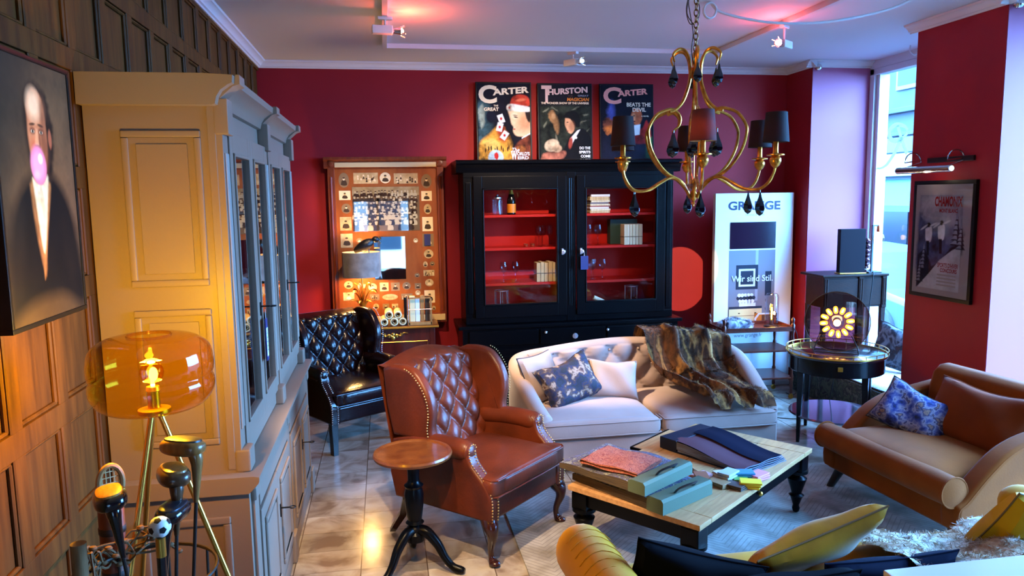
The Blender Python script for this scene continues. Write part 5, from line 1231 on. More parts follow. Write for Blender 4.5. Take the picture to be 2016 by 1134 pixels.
# ------------------------------------------------------------------ cream sofa
BLUSH = mat('blush_velvet', (162, 134, 124), .85, spec=.2, c2=(152, 124, 114), nscale=3, sheen=.2, bump=.06, bscale=90)
def sofa():
    t = thing('sofa', 'blush cream velvet sofa with buttoned curved back and low sloping arms', 'sofa', (1.94, 5.5, 0))
    half = [(-.925, -.48, .445), (-.945, -.36, .475), (-.975, -.16, .545), (-1.0, .06, .63), (-1.005, .24, .69), (-.97, .36, .72), (-.88, .43, .738), (-.7, .465, .755), (-.45, .49, .78), (-.2, .50, .80)]
    path = spline(half+[(0, .505, .806)]+[(-x, y, h) for x, y, h in half[::-1]], 150)
    n = len(path)-1
    L_ = [0]
    for a, b in zip(path, path[1:]): L_.append(L_[-1]+math.hypot(b[0]-a[0], b[1]-a[1]))
    tot = L_[-1]
    def fr(i):
        a, b = path[max(0, i-1)], path[min(n, i+1)]
        t_ = Vector((b[0]-a[0], b[1]-a[1], 0)).normalized(); return Vector((t_.y, -t_.x, 0))   # inward
    def sec(u, v):
        i = min(n, int(round(u*n))); x, y, h = path[i]; nn = fr(i)
        q = (L_[i]-tot/2); thick = .13
        if v < .25: k = v/.25; d, z = 0.0, .1+(h-.05-.1)*k
        elif v < .5:
            a = PI-(v-.25)/.25*PI*1.0; d = thick/2+thick/2*math.cos(a); z = h-.05+.05*math.sin(a)
        else:
            k = (v-.5)/.5; z = h-.05-(h-.05-.24)*k; d = thick+.03*k
            e = max(0, 1-(max(0, abs(q)-.9)/.25)**2) if abs(q) < 1.15 else 0
            d += e*(tuft(q+.122, z-.715+.0, .245, .26, .058)-.03)
        end = min(1, min(u, 1-u)/.012)
        return (x+nn.x*(thick/2+(d-thick/2)*end**.5), y+nn.y*(thick/2+(d-thick/2)*end**.5), z)
    mb = MB().surf(sec, n, 96)
    obj('back', mb, BLUSH, t, angle=80)
    b = MB()
    for j, z in enumerate((.715, .585)):
        for k in range(-4, 5):
            q = (k+.5*(1-j))*.245-(.0 if j == 0 else 0)
            q = (k+.5)*.245 if j == 0 else k*.245
            if abs(q) > 1.0: continue
            i = min(range(n), key=lambda i: abs(L_[i]-tot/2-q)); x, y, h = path[i]; nn = fr(i); d = .115+.03*(h-.05-z)/(h-.29)
            obj('button', MB().ball((x+nn.x*d, y+nn.y*d, z), (.013, .013, .013), 8), BLUSH, t)
    base = [(-.90, -.49), (.90, -.49), (.97, 0), (.97, .36), (.85, .44), (-.85, .44), (-.97, .36), (-.97, 0)]
    obj('base', MB().prism(base, .1, .29, 'z', bev=.018, seg=3), BLUSH, t)
    for s in (-1, 1):
        c = MB()
        def cr(q):
            if q.z > .33:
                q = Vector((q.x, q.y, q.z+.03*max(0, 1-((q.x-s*.43)/.45)**2)*max(0, 1-((q.y+.08)/.45)**2)))
            return Vector((q.x+s*.03*max(0, -q.y-.2), q.y, q.z))
        c.sq((s*.435, -.10, .335), (.425, .42, .072), .42, .14, 64, 26, fn=cr)
        c.sq((s*.455, -.46, .335), (.447, .07, .068), .4, .3, 48, 20, fn=lambda q: q)
        o = obj('seat_cushion', c, BLUSH, t)
        pp = MB()
        for z in (.382, .288): pp.tube([(s*.012, -.40, z), (s*.012, -.52, z), (s*.05, -.531, z), (s*.45, -.533, z), (s*.86, -.531, z), (s*.9, -.51, z), (s*.905, -.40, z)], .0045, 6)
        obj('piping', pp, BLUSH, o)
    for x in (-.82, 0, .82):
        for y in (-.42, .36): obj('leg', MB().lathe([(.022, 0), (.03, .1)], (x, y, 0), 14), mat('dark_foot', (30, 22, 18), .4), t)
sofa()
def pillow(name, label, loc, rot, w, h, th, m, dent=.0, pipe=None, group=None):
    t = thing(name, label, 'cushion', loc, 0, group); t.rotation_euler = tuple(math.radians(a) for a in rot)
    obj('cover', MB().pillow(w, h, th, dent=dent), m, t)
    pts = []
    for k in range(64):
        a = k/16; i = int(a); f = 2*(a-i)-1
        x, z = ((f, -1), (1, f), (-f, 1), (-1, -f))[i]
        zz = z*h/2*(1-.09*(1-x*x)); zz -= dent*h*max(0, 1-(x/.6)**2)*max(0, z)
        pts.append((x*w/2*(1-.09*(1-z*z)), 0, zz))
    obj('piping', MB().tube(pts, .0045, 6, closed=True), pipe or m, t)
    return t
FLOW = multi('dark_flower_print', [(5, 6, 18), (8, 11, 40), (5, 6, 16), (12, 16, 56), (60, 36, 24), (150, 122, 104), (84, 44, 24), (8, 9, 26)], 13, .8, .1, dist=.25)
FLOW2 = multi('blue_flower_print', [(8, 9, 20), (14, 20, 66), (30, 46, 116), (80, 86, 136), (140, 136, 156), (20, 28, 80), (150, 116, 96), (10, 12, 24)], 17, .8, .1, dist=.2)
pillow('cushion', 'pink velvet cushion with dark piping tucked in the left sofa corner', (1.17, 5.62, .57), (-22, 0, 42), .42, .40, .12, BLUSH, pipe=mat('dark_piping', (40, 34, 40), .7))
pillow('cushion', 'dark navy floral velvet cushion leaning on the left of the cream sofa', (1.36, 5.46, .575), (-30, -14, 22), .50, .36, .13, FLOW, .06)
pillow('cushion', 'small plain blush cushion right of the navy floral one on the cream sofa', (1.74, 5.55, .545), (-28, 5, -4), .40, .32, .15, BLUSH, .03)
def blades(mb, tri, n, L_, w=.003, rnd=None, droop=.6):
    """fur: n thin hairs on the given (point, normal) samples"""
    rnd = rnd or random.Random(1)
    for _ in range(n):
        p, nn = rnd.choice(tri)
        d = (nn*.5+Vector((rnd.uniform(-.7, .7), rnd.uniform(-.7, .7), rnd.uniform(-.5, .2)-droop*.4))).normalized()
        l = L_*rnd.uniform(.6, 1.3); sd = d.cross(Vector((rnd.uniform(-1, 1), rnd.uniform(-1, 1), 1))).normalized()*w
        p = p+Vector((rnd.uniform(-.006, .006), rnd.uniform(-.006, .006), rnd.uniform(-.006, .006)))
        mb.add([p-sd, p+sd, p+d*l], [(0, 1, 2)])
FURB = multi('brown_fur', [(24, 11, 4), (52, 28, 11), (104, 56, 22), (64, 32, 11), (172, 114, 56), (70, 38, 15), (22, 11, 5)], 1.0, .95, .5, 60, 5, .2, stretch=(11, 3.2, 3.2))
def throw():
    """heavy fur thrown over the back of the sofa and spilling on to the seat"""
    rnd = random.Random(4)
    prof = spline([(.55, .50), (.545, .66), (.50, .80), (.43, .835), (.37, .80), (.33, .68), (.27, .56), (.17, .49), (.0, .465), (-.2, .462), (-.38, .46), (-.50, .45), (-.575, .40)], 60)
    def f(u, v, off=0):
        i = v*60; k = min(59, int(i)); q = i-k
        y = prof[k][0]*(1-q)+prof[k+1][0]*q; z = prof[k][1]*(1-q)+prof[k+1][1]*q
        # the cloth slants to the right and narrows as it comes down
        x0 = .12+.08*v+.30*max(0, v-.45); x1 = .90-.05*v+.02*math.sin(v*6)-.10*max(0, .35-v)
        x1 = min(x1, .93)
        x = x0+(x1-x0)*u
        sag = 1-(x/1.03)**4*.5
        if v < .5: z -= (1-max(0, 1-((x-.1)/1.0)**2))*.11*(1 if v > .12 else .5)
        fold = .05*math.sin(u*17+v*3.2+1.4*math.sin(v*5))+.022*math.sin(u*31-v*7)+.02*mn.noise(Vector((u*9, v*9, 2)))
        fold *= (.75 if v < .3 else 1.25)
        z_ = z+max(-.004, fold*(.6 if v < .45 else 1.0))+.05; y_ = y-(max(-.01, fold*.9)+.06 if .28 < v < .6 else .0)
        end = max(0, v-.86)/.14
        z_ += .05*end*(1-end)*4*(.5+.5*math.sin(u*9)); y_ -= .02*end
        return Vector((1.94+x, 5.5+y_, z_))
    mb = MB().surf(lambda u, v: f(u, v), 90, 110)
    tri = []
    for _ in range(5000):
        u, v = rnd.random(), rnd.random(); e = 1e-2
        p = f(u, v); nn = (f(min(1, u+e), v)-p).cross(f(u, min(1, v+e))-p)
        if nn.length > 0: 
            nn.normalize(); nn = nn if nn.z > -.2 else -nn; tri.append((p, nn))
    blades(mb, tri, 22000, .026, .0013, rnd)
    # rolled end hanging at the right of the seat
    o = obj('fur_throw', mb, FURB, angle=180)
    tag(o, 'brown fur throw draped over the right half of the cream sofa', 'throw')
throw()

# ------------------------------------------------------------------ herringbone rug
def rug_mat():
    m = bpy.data.materials.new('herringbone_hide'); m.use_nodes = True; nt = m.node_tree; L = nt.links; b = nt.nodes['Principled BSDF']
    t = N(nt, 'ShaderNodeTexCoord'); sx = N(nt, 'ShaderNodeSeparateXYZ'); L.new(t.outputs['Object'], sx.inputs[0])
    def M_(op, a, c=None):
        n = N(nt, 'ShaderNodeMath', operation=op)
        for i, q in enumerate((a, c)):
            if q is None: continue
            if hasattr(q, 'is_linked'): L.new(q, n.inputs[i])
            else: n.inputs[i].default_value = q
        return n.outputs[0]
    zig = M_('ABSOLUTE', M_('SUBTRACT', M_('FRACT', M_('DIVIDE', sx.outputs[0], .34)), .5))
    s_ = M_('FRACT', M_('ADD', M_('MULTIPLY', zig, 8.5), M_('DIVIDE', sx.outputs[1], .04)))
    line = M_('GREATER_THAN', M_('ABSOLUTE', M_('SUBTRACT', s_, .5)), .4)
    n1 = N(nt, 'ShaderNodeTexNoise'); n1.inputs['Scale'].default_value = 5; n1.inputs['Detail'].default_value = 7; L.new(t.outputs['Object'], n1.inputs['Vector'])
    r = N(nt, 'ShaderNodeValToRGB'); e = r.color_ramp.elements; e[0].position = .35; e[0].color = (*lin((112, 102, 94)), 1); e[1].position = .62; e[1].color = (*lin((160, 152, 144)), 1)
    L.new(n1.outputs['Fac'], r.inputs[0])
    mx = N(nt, 'ShaderNodeMix', data_type='RGBA'); mx.inputs[7].default_value = (*lin((100, 92, 88)), 1)
    L.new(M_('MULTIPLY', line, .55), mx.inputs[0]); L.new(r.outputs[0], mx.inputs[6]); L.new(mx.outputs[2], b.inputs['Base Color']); b.inputs['Roughness'].default_value = .85
    bp = N(nt, 'ShaderNodeBump'); bp.inputs['Strength'].default_value = .6; bp.inputs['Distance'].default_value = .004
    L.new(M_('SUBTRACT', n1.outputs['Fac'], M_('MULTIPLY', line, .5)), bp.inputs['Height']); L.new(bp.outputs[0], b.inputs['Normal'])
    return m
o = obj('rug', MB().box(-1.5, 1.5, -1.25, 1.1, 0, .010, bev=.004), rug_mat()); o.location = (2.19, 3.75, .0005)
tag(o, 'pale grey herringbone hide rug under the coffee table', 'rug')

# ------------------------------------------------------------------ coffee table and what lies on it
CT = (1.754, 3.955, 38.2)
def ctw(x, y, z=.42):
    a = math.radians(CT[2]); return (CT[0]+x*math.cos(a)-y*math.sin(a), CT[1]+x*math.sin(a)+y*math.cos(a), z)
def coffee():
    t = thing('coffee_table', 'low coffee table with pale oak top and turned black legs', 'coffee table', (CT[0], CT[1], .0105), CT[2])
    TOP = wood('pale_oak', (196, 148, 100), (168, 120, 78), .4, (2.2, 16, 16), bump=.05)
    tp = MB()
    for x0, x1, y0, y1 in ((-.72, -.60, -.4, .4), (.60, .72, -.4, .4), (-.598, .598, -.4, -.3), (-.598, .598, .3, .4)): tp.box(x0, x1, y0, y1, .382, .41, bev=.003)
    for k in range(3): tp.box(-.598, .598, -.298+.2*k, -.102+.2*k, .382, .409, bev=.003)
    obj('top', tp, TOP, t)
    obj('leaf', MB().box(.08, .54, .36, .50, .368, .39, bev=.003), TOP, t, label='oak slide pulled out at the back')
    obj('leaf_edge', MB().box(.07, .08, .36, .51, .355, .392).box(.07, .54, .50, .51, .355, .392), BLACK, t)
    ap = MB().box(-.68, .68, -.37, -.345, .30, .382, bev=.004).box(-.68, .68, .345, .37, .30, .382, bev=.004).box(-.69, -.665, -.36, .36, .30, .382).box(.665, .69, -.36, .36, .30, .382)
    ap.box(-.70, .70, -.385, .385, .366, .384, bev=.004)
    obj('apron', ap, BLACK, t)
    obj('knob', MB().ball((0, -.385, .34), .014, 12), BRASS, t)
    for sx in (-1, 1):
        for sy in (-1, 1):
            l = MB().box(sx*.655-.05, sx*.655+.05, sy*.335-.05, sy*.335+.05, .275, .37, bev=.006)
            l.lathe([(.02, .012), (.024, .03), (.018, .05), (.026, .07), (.036, .10), (.046, .115), (.03, .125), (.033, .14), (.055, .21), (.06, .225), (.04, .238), (.036, .25), (.066, .262), (.066, .28)], (sx*.655, sy*.335, 0), 28)
            l.ball((sx*.655, sy*.335, .012), (.02, .02, .012), 12)
            obj('leg', l, BLACK, t)
coffee()
ZT = .4215
GRNC = mat('sage_cloth', (88, 98, 78), .7, spec=.2, bump=.1, bscale=150); STRAP = mat('black_strap', (18, 18, 26), .4)
PATT = multi('grey_violet_print', [(70, 70, 66), (150, 146, 134), (46, 44, 48), (100, 96, 124), (38, 36, 56), (140, 136, 130)], 22, .8, .2, dist=1.5)
EDGE = mat('fabric_edges', (92, 72, 50), .9, c2=(52, 40, 30), nscale=3, stretch=(3, 3, 160))
def sample_book(label, x, y, z, rz, w=.5, d=.42, h=.06, handle=True):
    t = thing('sample_book', label, 'sample book', ctw(x, y, z), CT[2]+rz, 'fabric sample books with sage handles')
    def wave(q): return Vector((q.x, q.y, q.z+(.012*math.sin(q.x*11+1)+.008*math.sin(q.y*13))*min(1, max(0, (q.x+.05)/.1 if q.x < 0.05 else 1))*0+.010*math.sin((q.x)*9)))
    sw = MB()
    def topf(u, v): return (-w/2+(w-.1)*u, -d/2+d*v, h*(.62+.38*math.sin(min(1, u*1.1)*PI/2))+.006*math.sin(u*9+v*2)+.004*math.sin(v*8))
    sw.surf(topf, 24, 12)
    pr = MB()
    for v in (0, 1):
        pr.surf(lambda u, q, v=v: (lambda p: (p[0], p[1], p[2]*q))(topf(u, v)), 24, 2)
    pr.surf(lambda u, q: (lambda p: (p[0], p[1], p[2]*q))(topf(0, u)), 12, 2)
    obj('pages', pr, EDGE, t, label='stacked cloth edges')
    obj('swatch', sw, PATT, t)
    obj('handle_case', MB().prism([(w/2-.105, 0), (w/2-.105, h+.012), (w/2-.09, h+.022), (w/2-.012, h+.022), (w/2, h+.008), (w/2, 0)], -d/2-.004, d/2+.004, 'y'), GRNC, t, label='sage green handle case')
    if handle:
        m = MB(); P = [(w/2-.03, -.075, h+.018), (w/2-.01, -.07, h+.045), (w/2+.015, -.03, h+.062), (w/2+.02, .02, h+.062), (w/2-.01, .07, h+.042), (w/2-.03, .075, h+.018)]
        m.tube(spline(P, 20), .013, 8, flat=.4); obj('handle', m, STRAP, t, label='black carrying strap')
    return t
sample_book('lower sage handled fabric sample book at the table front corner', -.49, .08, ZT, -98, .64, .40, .055)
sample_book('upper sage handled fabric sample book stacked under the red cloth', -.52, .16, ZT+.080, -94, .58, .42, .045)
REDC = multi('coral_print', [(128, 50, 34), (106, 28, 18), (160, 90, 64), (102, 26, 16), (172, 126, 104)], 34, .85, .3, dist=2)
m = MB()
def fold(k):
    def f(u, v):
        x, y = -.17+.34*u, -.14+.28*v
        return (x, y, .012*k+.004*math.sin(u*9+k)+.003*math.sin(v*7+2*k)+.004)
    return f
for k in range(3): m.surf(fold(k), 14, 10)
m.surf(lambda u, v: (-.17-.012*math.sin(v*PI), -.14+.28*u, .004+.026*v+.003*math.sin(u*9)), 14, 6)
m.surf(lambda u, v: (-.17+.34*u, -.14-.006*math.sin(v*PI*3), .002+.028*v+.004*math.sin(u*9+2*v)), 14, 6)
o = obj('folded_cloth', m, REDC); o.location = ctw(-.56, .15, ZT+.134); o.rotation_euler = (0, 0, math.radians(CT[2]-86)); tag(o, 'folded coral red patterned cloth on top of the sage sample books', 'cloth')
# big blue sample book at the back
t = thing('sample_book', 'thick navy blue sample book of velvet swatches at the back of the table', 'sample book', ctw(.27, -.02, ZT), CT[2]-100)
NAVYV = mat('navy_velvet', (5, 7, 30), .9, spec=.1); MAUV = mat('mauve_velvet', (86, 52, 58), .9, spec=.1); SPINE = mat('navy_cover', (16, 20, 38), .55, spec=.25)
def sheet(dy0, dy1, z0):
    def f(u, v): return (-.22+.5*u, dy0+(dy1-dy0)*v, z0*(1-.55*u)+.012*math.sin(u*5+.6)+.004*math.sin(v*6))
    return f
obj('cover', MB().box(-.32, -.19, -.2, .2, 0, .075, bev=.006).box(-.3, .3, -.2, .2, 0, .006), SPINE, t)
obj('swatch', MB().surf(sheet(-.19, .02, .065), 20, 8), MAUV, t, label='mauve velvet swatch'); obj('swatch', MB().surf(sheet(.0, .2, .074), 20, 8), NAVYV, t, label='navy velvet swatch')
pg = MB()
for k in range(5):
    pg.surf(lambda u, v, k=k: (-.22+.5*u+.01*k, -.195, (.062-.012*k)*(1-.55*u)*1.0+.010*math.sin(u*5+.6)-.012*v), 20, 1)
    pg.surf(lambda u, v, k=k: (.285+.008*k, -.19+.38*u, .03-.006*k-.006*v+.003*math.sin(u*12+k)), 14, 1)
obj('pages', pg, mat('swatch_edges', (110, 120, 150), .8, c2=(70, 52, 40), nscale=4, stretch=(2, 2, 120)), t)
# colour card samples
CC = [('light grey', (170, 174, 178)), ('blue', (40, 120, 160)), ('pink', (222, 130, 178)), ('yellow', (236, 196, 40)), ('green', (90, 140, 60)), ('terracotta', (150, 84, 56)), ('tan', (150, 112, 74)), ('dark brown', (70, 50, 38)), ('cream', (214, 196, 170)), ('rose', (200, 150, 150))]
PLC = [(-.095, -.24, -14, .05), (-.02, -.285, -60, .04), (.03, -.355, -20, .03), (-.115, -.37, -70, .035), (-.06, -.30, 20, .022), (-.20, -.14, 30, .035), (-.19, -.24, 70, .024), (-.165, -.32, 80, .022), (-.05, -.19, -40, .02), (-.14, -.10, -20, .012)]
for (nm, c), (x, y, r, h) in zip(CC, PLC):
    t = thing('colour_card', nm+' colour sample block in the heap on the coffee table', 'sample', ctw(x, y, ZT), CT[2]+r, 'colour samples heaped on the coffee table')
    n = 3 if h > .015 else 2
    for k in range(n): obj('card', MB().box(-.056, .056, -.037, .037, 0+h*k/n, h*(k+.86)/n, bev=.002, T=Tm((.004*k, .003*k, 0), (0, 0, 5*k))), mat('card_'+nm.replace(' ', '_'), c, .5), t)
t = thing('sample_ring', 'ring of thin wooden sample sticks beside the sage book', 'sample', ctw(-.13, -.04, ZT), CT[2]+100)
for k in range(6): obj('stick', MB().box(-.055, .055, -.006, .006, .004+.004*k, .007+.004*k, T=Tm((0, 0, .0), (0, -8-5*k, -24+12*k))), CT and mat('stick_wood', (150, 104, 66), .6), t)
# ------------------------------------------------------------------ brown love seat on the right
RUST = mat('rust_velvet', (140, 68, 14), .85, spec=.12, c2=(124, 58, 10), nscale=4, sheen=.15, bump=.06, bscale=90); RUST2 = mat('rust_cushion', (126, 52, 12), .85, spec=.12, c2=(110, 44, 9), nscale=4, sheen=.15)
def loveseat():
    t = thing('love_seat', 'caramel brown velvet love seat with low sweeping arms beside the pillar', 'sofa', (3.40, 3.97, 0), -85)
    obj('base', MB().box(-.54, .54, -.45, .42, .14, .30, bev=.03, seg=3), RUST, t)
    for s in (-1, 1):
        prof = spline([(-.455, .16), (-.46, .28), (-.40, .33), (-.28, .45), (-.14, .56), (.02, .625), (.2, .655), (.43, .69)], 30)+[(.47, .5), (.44, .15)]
        obj('arm', MB().prism(prof, s*.43, s*.56, 'x', bev=.03, seg=4), RUST, t)
        obj('piping', MB().tube([(s*.553, y+.012, z-.012) for y, z in prof[1:31]], .005, 6), RUST, t)
    bp = [(.22, .30), (.24, .55), (.26, .70), (.285, .78), (.335, .825), (.40, .83), (.455, .79), (.475, .70), (.47, .16), (.25, .16)]
    obj('back', MB().prism(bp, -.43, .43, 'x', bev=.035, seg=4), RUST, t)
    c = MB(); c.sq((0, -.13, .375), (.435, .36, .085), .5, .14, 60, 28, fn=lambda q: Vector((q.x, q.y, q.z+.02*max(0, 1-(q.x/.43)**2) if q.z > .4 else q.z)))
    c.tube([(x, -.46, .37) for x in (-.54, -.53, -.4, 0, .4, .53, .54)], [.03, .082, .086, .087, .086, .082, .03], 28)
    obj('seat_cushion', c, RUST, t)
    pp = MB()
    for x in (-.527, .527): pp.tube([(x, -.46+.086*math.cos(a*PI/12), .37+.086*math.sin(a*PI/12)) for a in range(24)], .0055, 6, closed=True)
    obj('piping', pp, RUST, t)
    for x, y, dx, dy in ((-.46, -.38, -.05, -.05), (.46, -.38, .05, -.05), (-.46, .36, -.04, .06), (.46, .36, .04, .06)):
        obj('leg', MB().tube([(x, y, .15), (x+dx, y+dy, 0)], [.034, .022], 12), mat('dark_foot', (30, 22, 18), .4), t)
loveseat()
pillow('cushion', 'large rust brown cushion leaning on the back of the love seat', (3.535, 3.86, .615), (-28, 0, -84), .74, .40, .16, RUST2, .04)
pillow('cushion', 'blue floral velvet cushion with dark piping on the caramel love seat', (3.33, 4.17, .57), (-36, 18, -62), .47, .33, .13, FLOW2, .05, mat('dark_piping', (40, 34, 40), .7))

# ------------------------------------------------------------------ round gallery table with the disc lamp
def round_table():
    t = thing('round_table', 'round black side table with brass gallery rail, right of the cream sofa', 'side table', (3.56, 5.38, 0))
    BL = mat('ebonised_wood', (8, 7, 9), .25, spec=.25)
    obj('top', MB().lathe([(0, .70), (.375, .70), (.38, .706), (.38, .716), (.372, .72), (0, .72)], seg=64), mat('tabletop_plum', (44, 26, 30), .14, coat=.5), t)
    g = MB()
    g.shell([(.376, .716), (.384, .716), (.384, .726), (.376, .726)], seg=64)
    for a in range(64):
        pass
    g.tube([(.381*math.cos(a*PI/36), .381*math.sin(a*PI/36), .752) for a in range(72)], .0035, 6, closed=True)
    for a in range(24): g.tube([(.381*math.cos(a*PI/12), .381*math.sin(a*PI/12), .72), (.381*math.cos(a*PI/12), .381*math.sin(a*PI/12), .752)], .003, 6)
    obj('gallery_rail', g, BRASS, t, label='pierced brass gallery rail')
    obj('apron', MB().shell([(.35, .58), (.355, .575), (.36, .58), (.36, .70), (.35, .70), (.35, .58)], seg=64), BL, t)
    obj('lock', MB().box(-.018, .018, -.366, -.355, .63, .665, bev=.003, T=Tm((0, 0, 0), (0, 0, -28))), BRASS, t)
    for k in range(4):
        a = math.radians(187+90*k); x, y = .33*math.cos(a), .33*math.sin(a)
        obj('leg', MB().tube([(x, y, .70), (x, y, .58), (x*1.03, y*1.03, .02), (x*1.03, y*1.03, 0)], [.034, .033, .017, .016], 4), BL, t)
    obj('shelf', MB().lathe([(0, .205), (.345, .205), (.352, .212), (.345, .222), (0, .222)], seg=64), mat('shelf_mirror', (70, 56, 70), .08, .3, coat=.6), t)
round_table()
def disc_lamp():
    t = thing('disc_lamp', 'smoked glass disc lamp with a bulb and glowing shapes for its ring of reflections on the round table', 'lamp', (3.53, 5.34, .722), -33)
    SMK = thin_glass('smoked_glass', (206, 176, 172), 1.6)
    z0 = .245; R = Tm((0, 0, z0), (90, 0, 0))
    obj('disc', MB().lathe([(0, .0), (.1, -.002), (.2, -.012), (.24, -.02), (.243, -.015), (.2, -.006), (0, .006)], seg=72, T=R), SMK, t)
    obj('rim', MB().tube([(.242*math.cos(a*PI/40), -.0, z0+.242*math.sin(a*PI/40)) for a in range(80)], .003, 6, closed=True), IRON, t)
    AM = glow('amber_reflection', (255, 150, 40), 5)
    for k in range(12):
        a = 2*PI*k/12+.13; c, s = math.cos(a), math.sin(a)
        q = MB().sq((0, 0, 0), (.030, .008, .017), .7, .7, 16, 10, T=Tm((.098*c, -.016, z0+.098*s), (0, -math.degrees(a), 0)))
        obj('lens', q, AM, t)  # glowing piece drawn for one reflection of the central bulb in the dish
        obj('reflection_core', MB().ball((0, 0, 0), (.018, .004, .007), 10, T=Tm((.1*c, -.023, z0+.1*s), (0, -math.degrees(a), 0))), glow('reflection_core', (255, 216, 120), 16), t)
    obj('ring', MB().tube([(.06*math.cos(a*PI/24), -.016, z0+.06*math.sin(a*PI/24)) for a in range(48)], .004, 8, closed=True), mat('dark_copper', (90, 44, 22), .35, .8), t)
    obj('socket', MB().lathe([(.03, 0), (.034, .01), (.034, .03), (.028, .04)], seg=20, T=Tm((0, -.01, z0), (90, 0, 0))), mat('dark_copper', (90, 44, 22), .35, .8), t)
    obj('bulb', MB().ball((0, -.055, z0), .027, 16), glow('disc_bulb', (255, 210, 120), 20), t)
    m = MB()
    for s in (-1, 1):
        m.tube(spline([(s*.125, -.025, .06), (s*.11, -.03, .12), (s*.17, -.02, .06), (s*.17, -.05, .004)][0:0]+[(s*.11, -.022, .14), (s*.15, -.03, .06), (s*.165, -.055, .004)], 10), .004, 6)
        m.tube([(s*.165, -.055, .004), (s*.165, .08, .004), (s*.12, .02, .16)], .0035, 6)
    m.tube([(-.165, -.055, .004), (.165, -.055, .004)], .004, 6)
    m.tube([(-.165, .08, .004), (.165, .08, .004)], .004, 6)
    obj('stand', m, IRON, t)
    lamp('disc_lamp_glow', 'POINT', (3.44, 5.2, .97), 2.5, (1, .6, .22), shadow_soft_size=.05)
disc_lamp()
o = obj('power_cord', MB().tube(spline([(3.72, 5.62, .6), (3.74, 5.7, .3), (3.72, 5.8, .06), (3.5, 5.9, .006), (3.2, 6.1, .006)], 30), .004, 6), IRON); tag(o, 'thin dark cord running down behind the round table', 'cord')

# ------------------------------------------------------------------ serving trolley
def trolley():
    t = thing('serving_trolley', 'dark wood three tier serving trolley on castors before the white display panel', 'trolley', (3.51, 6.72, 0), -3)
    TW = wood('trolley_wood', (96, 40, 24), (66, 26, 16), .35, (10, 10, 3), coat=.2)
    for z in (.67, .47, .2):
        o = obj('shelf', MB().box(-.36, .36, -.2, .2, z, z+.018, bev=.004), TW, t)
    r = MB()
    for a in ((-.36, .36, -.2, -.19), (-.36, .36, .19, .2), (-.36, -.35, -.2, .2), (.35, .36, -.2, .2)): r.box(*a, .688, .715, bev=.003)
    obj('rim', r, TW, t)
    for sx in (-1, 1):
        for sy in (-1, 1):
            l = MB().lathe([(.012, .05), (.016, .07), (.012, .1), (.018, .13), (.012, .16), (.018, .19), (.018, .23), (.012, .25), (.014, .34), (.011, .43), (.018, .46), (.018, .5), (.012, .52), (.016, .58), (.012, .64), (.019, .66), (.019, .73), (.010, .745), (.016, .765), (.016, .785), (.006, .80), (0, .81)], (sx*.345, sy*.185, 0), 16)
            l = obj('leg', l, TW, t)
            obj('castor', MB().lathe([(0, -.011), (.022, -.011), (.024, -.006), (.024, .006), (.022, .011), (0, .011)], seg=18, T=Tm((sx*.345, sy*.185, .024), (90, 0, 20))).box(sx*.345-.008, sx*.345+.008, sy*.185-.014, sy*.185+.014, .03, .055, bev=.003), BRASS, l)
trolley()
FURG = multi('grey_fur', [(16, 18, 26), (40, 44, 60), (200, 206, 216), (120, 128, 146), (24, 28, 38), (220, 224, 230)], 9, .9, .4, 120, 7)
rnd = random.Random(8)
m = MB(); tri = []
def fb(u, v):
    a = 2*PI*u; rr = math.sin(PI*v*.5+.0001) if v < 1 else 1
    x, y = .18*rr*math.cos(a), .12*rr*math.sin(a)
    z = .10*math.cos(PI/2*v)**.8+.025*mn.noise(Vector((x*18, y*18, 1)))+.012*math.sin(a*3+v*5)*rr
    return Vector((x, y, max(0, z)))
m.surf(fb, 40, 20, cu=True)
for _ in range(1500):
    p = fb(rnd.random(), rnd.random()); tri.append((p, Vector((p.x*2, p.y*3, p.z+.05)).normalized()))
blades(m, tri, 4000, .02, .0016, rnd)
o = obj('fur_bundle', m, FURG, angle=180); o.location = (3.33, 6.68, .690); tag(o, 'bundle of grey white and black fur on the trolley top', 'fur')
t = thing('glass_lamp', 'clear glass cylinder lamp with a glowing filament bulb on the trolley', 'lamp', (3.72, 6.70, .690))
obj('base', MB().lathe([(0, 0), (.07, 0), (.072, .008), (.06, .014), (.018, .018), (.016, .06), (0, .06)], seg=24), mat('dark_bronze', (40, 32, 36), .4, .6), t)
obj('cylinder', MB().shell([(.064, .012), (.064, .29), (.058, .315), (.045, .328), (.02, .333), (.001, .334)], seg=36), CLEAR, t)
obj('bulb', MB().lathe([(.008, .06), (.02, .09), (.022, .14), (.014, .19), (0, .205)], seg=16), thin_glass('bulb_glass2', (255, 224, 150), .8), t)
obj('filament', MB().tube([(0, 0, .07), (0, 0, .19)], [.006, .008], 8), glow('filament2', (255, 190, 80), 60), t)
lamp('glass_lamp_glow', 'POINT', (3.72, 6.62, .83), 9, (1, .55, .16), shadow_soft_size=.03)
o = obj('power_cord', MB().tube(spline([(3.74, 6.62, .70), (3.80, 6.54, .72), (3.86, 6.48, .66), (3.90, 6.5, .4), (3.92, 6.55, .05), (3.9, 6.7, .006)], 30), .004, 6), IRON); tag(o, 'dark cord hanging from the glass cylinder lamp beside the trolley', 'cord')

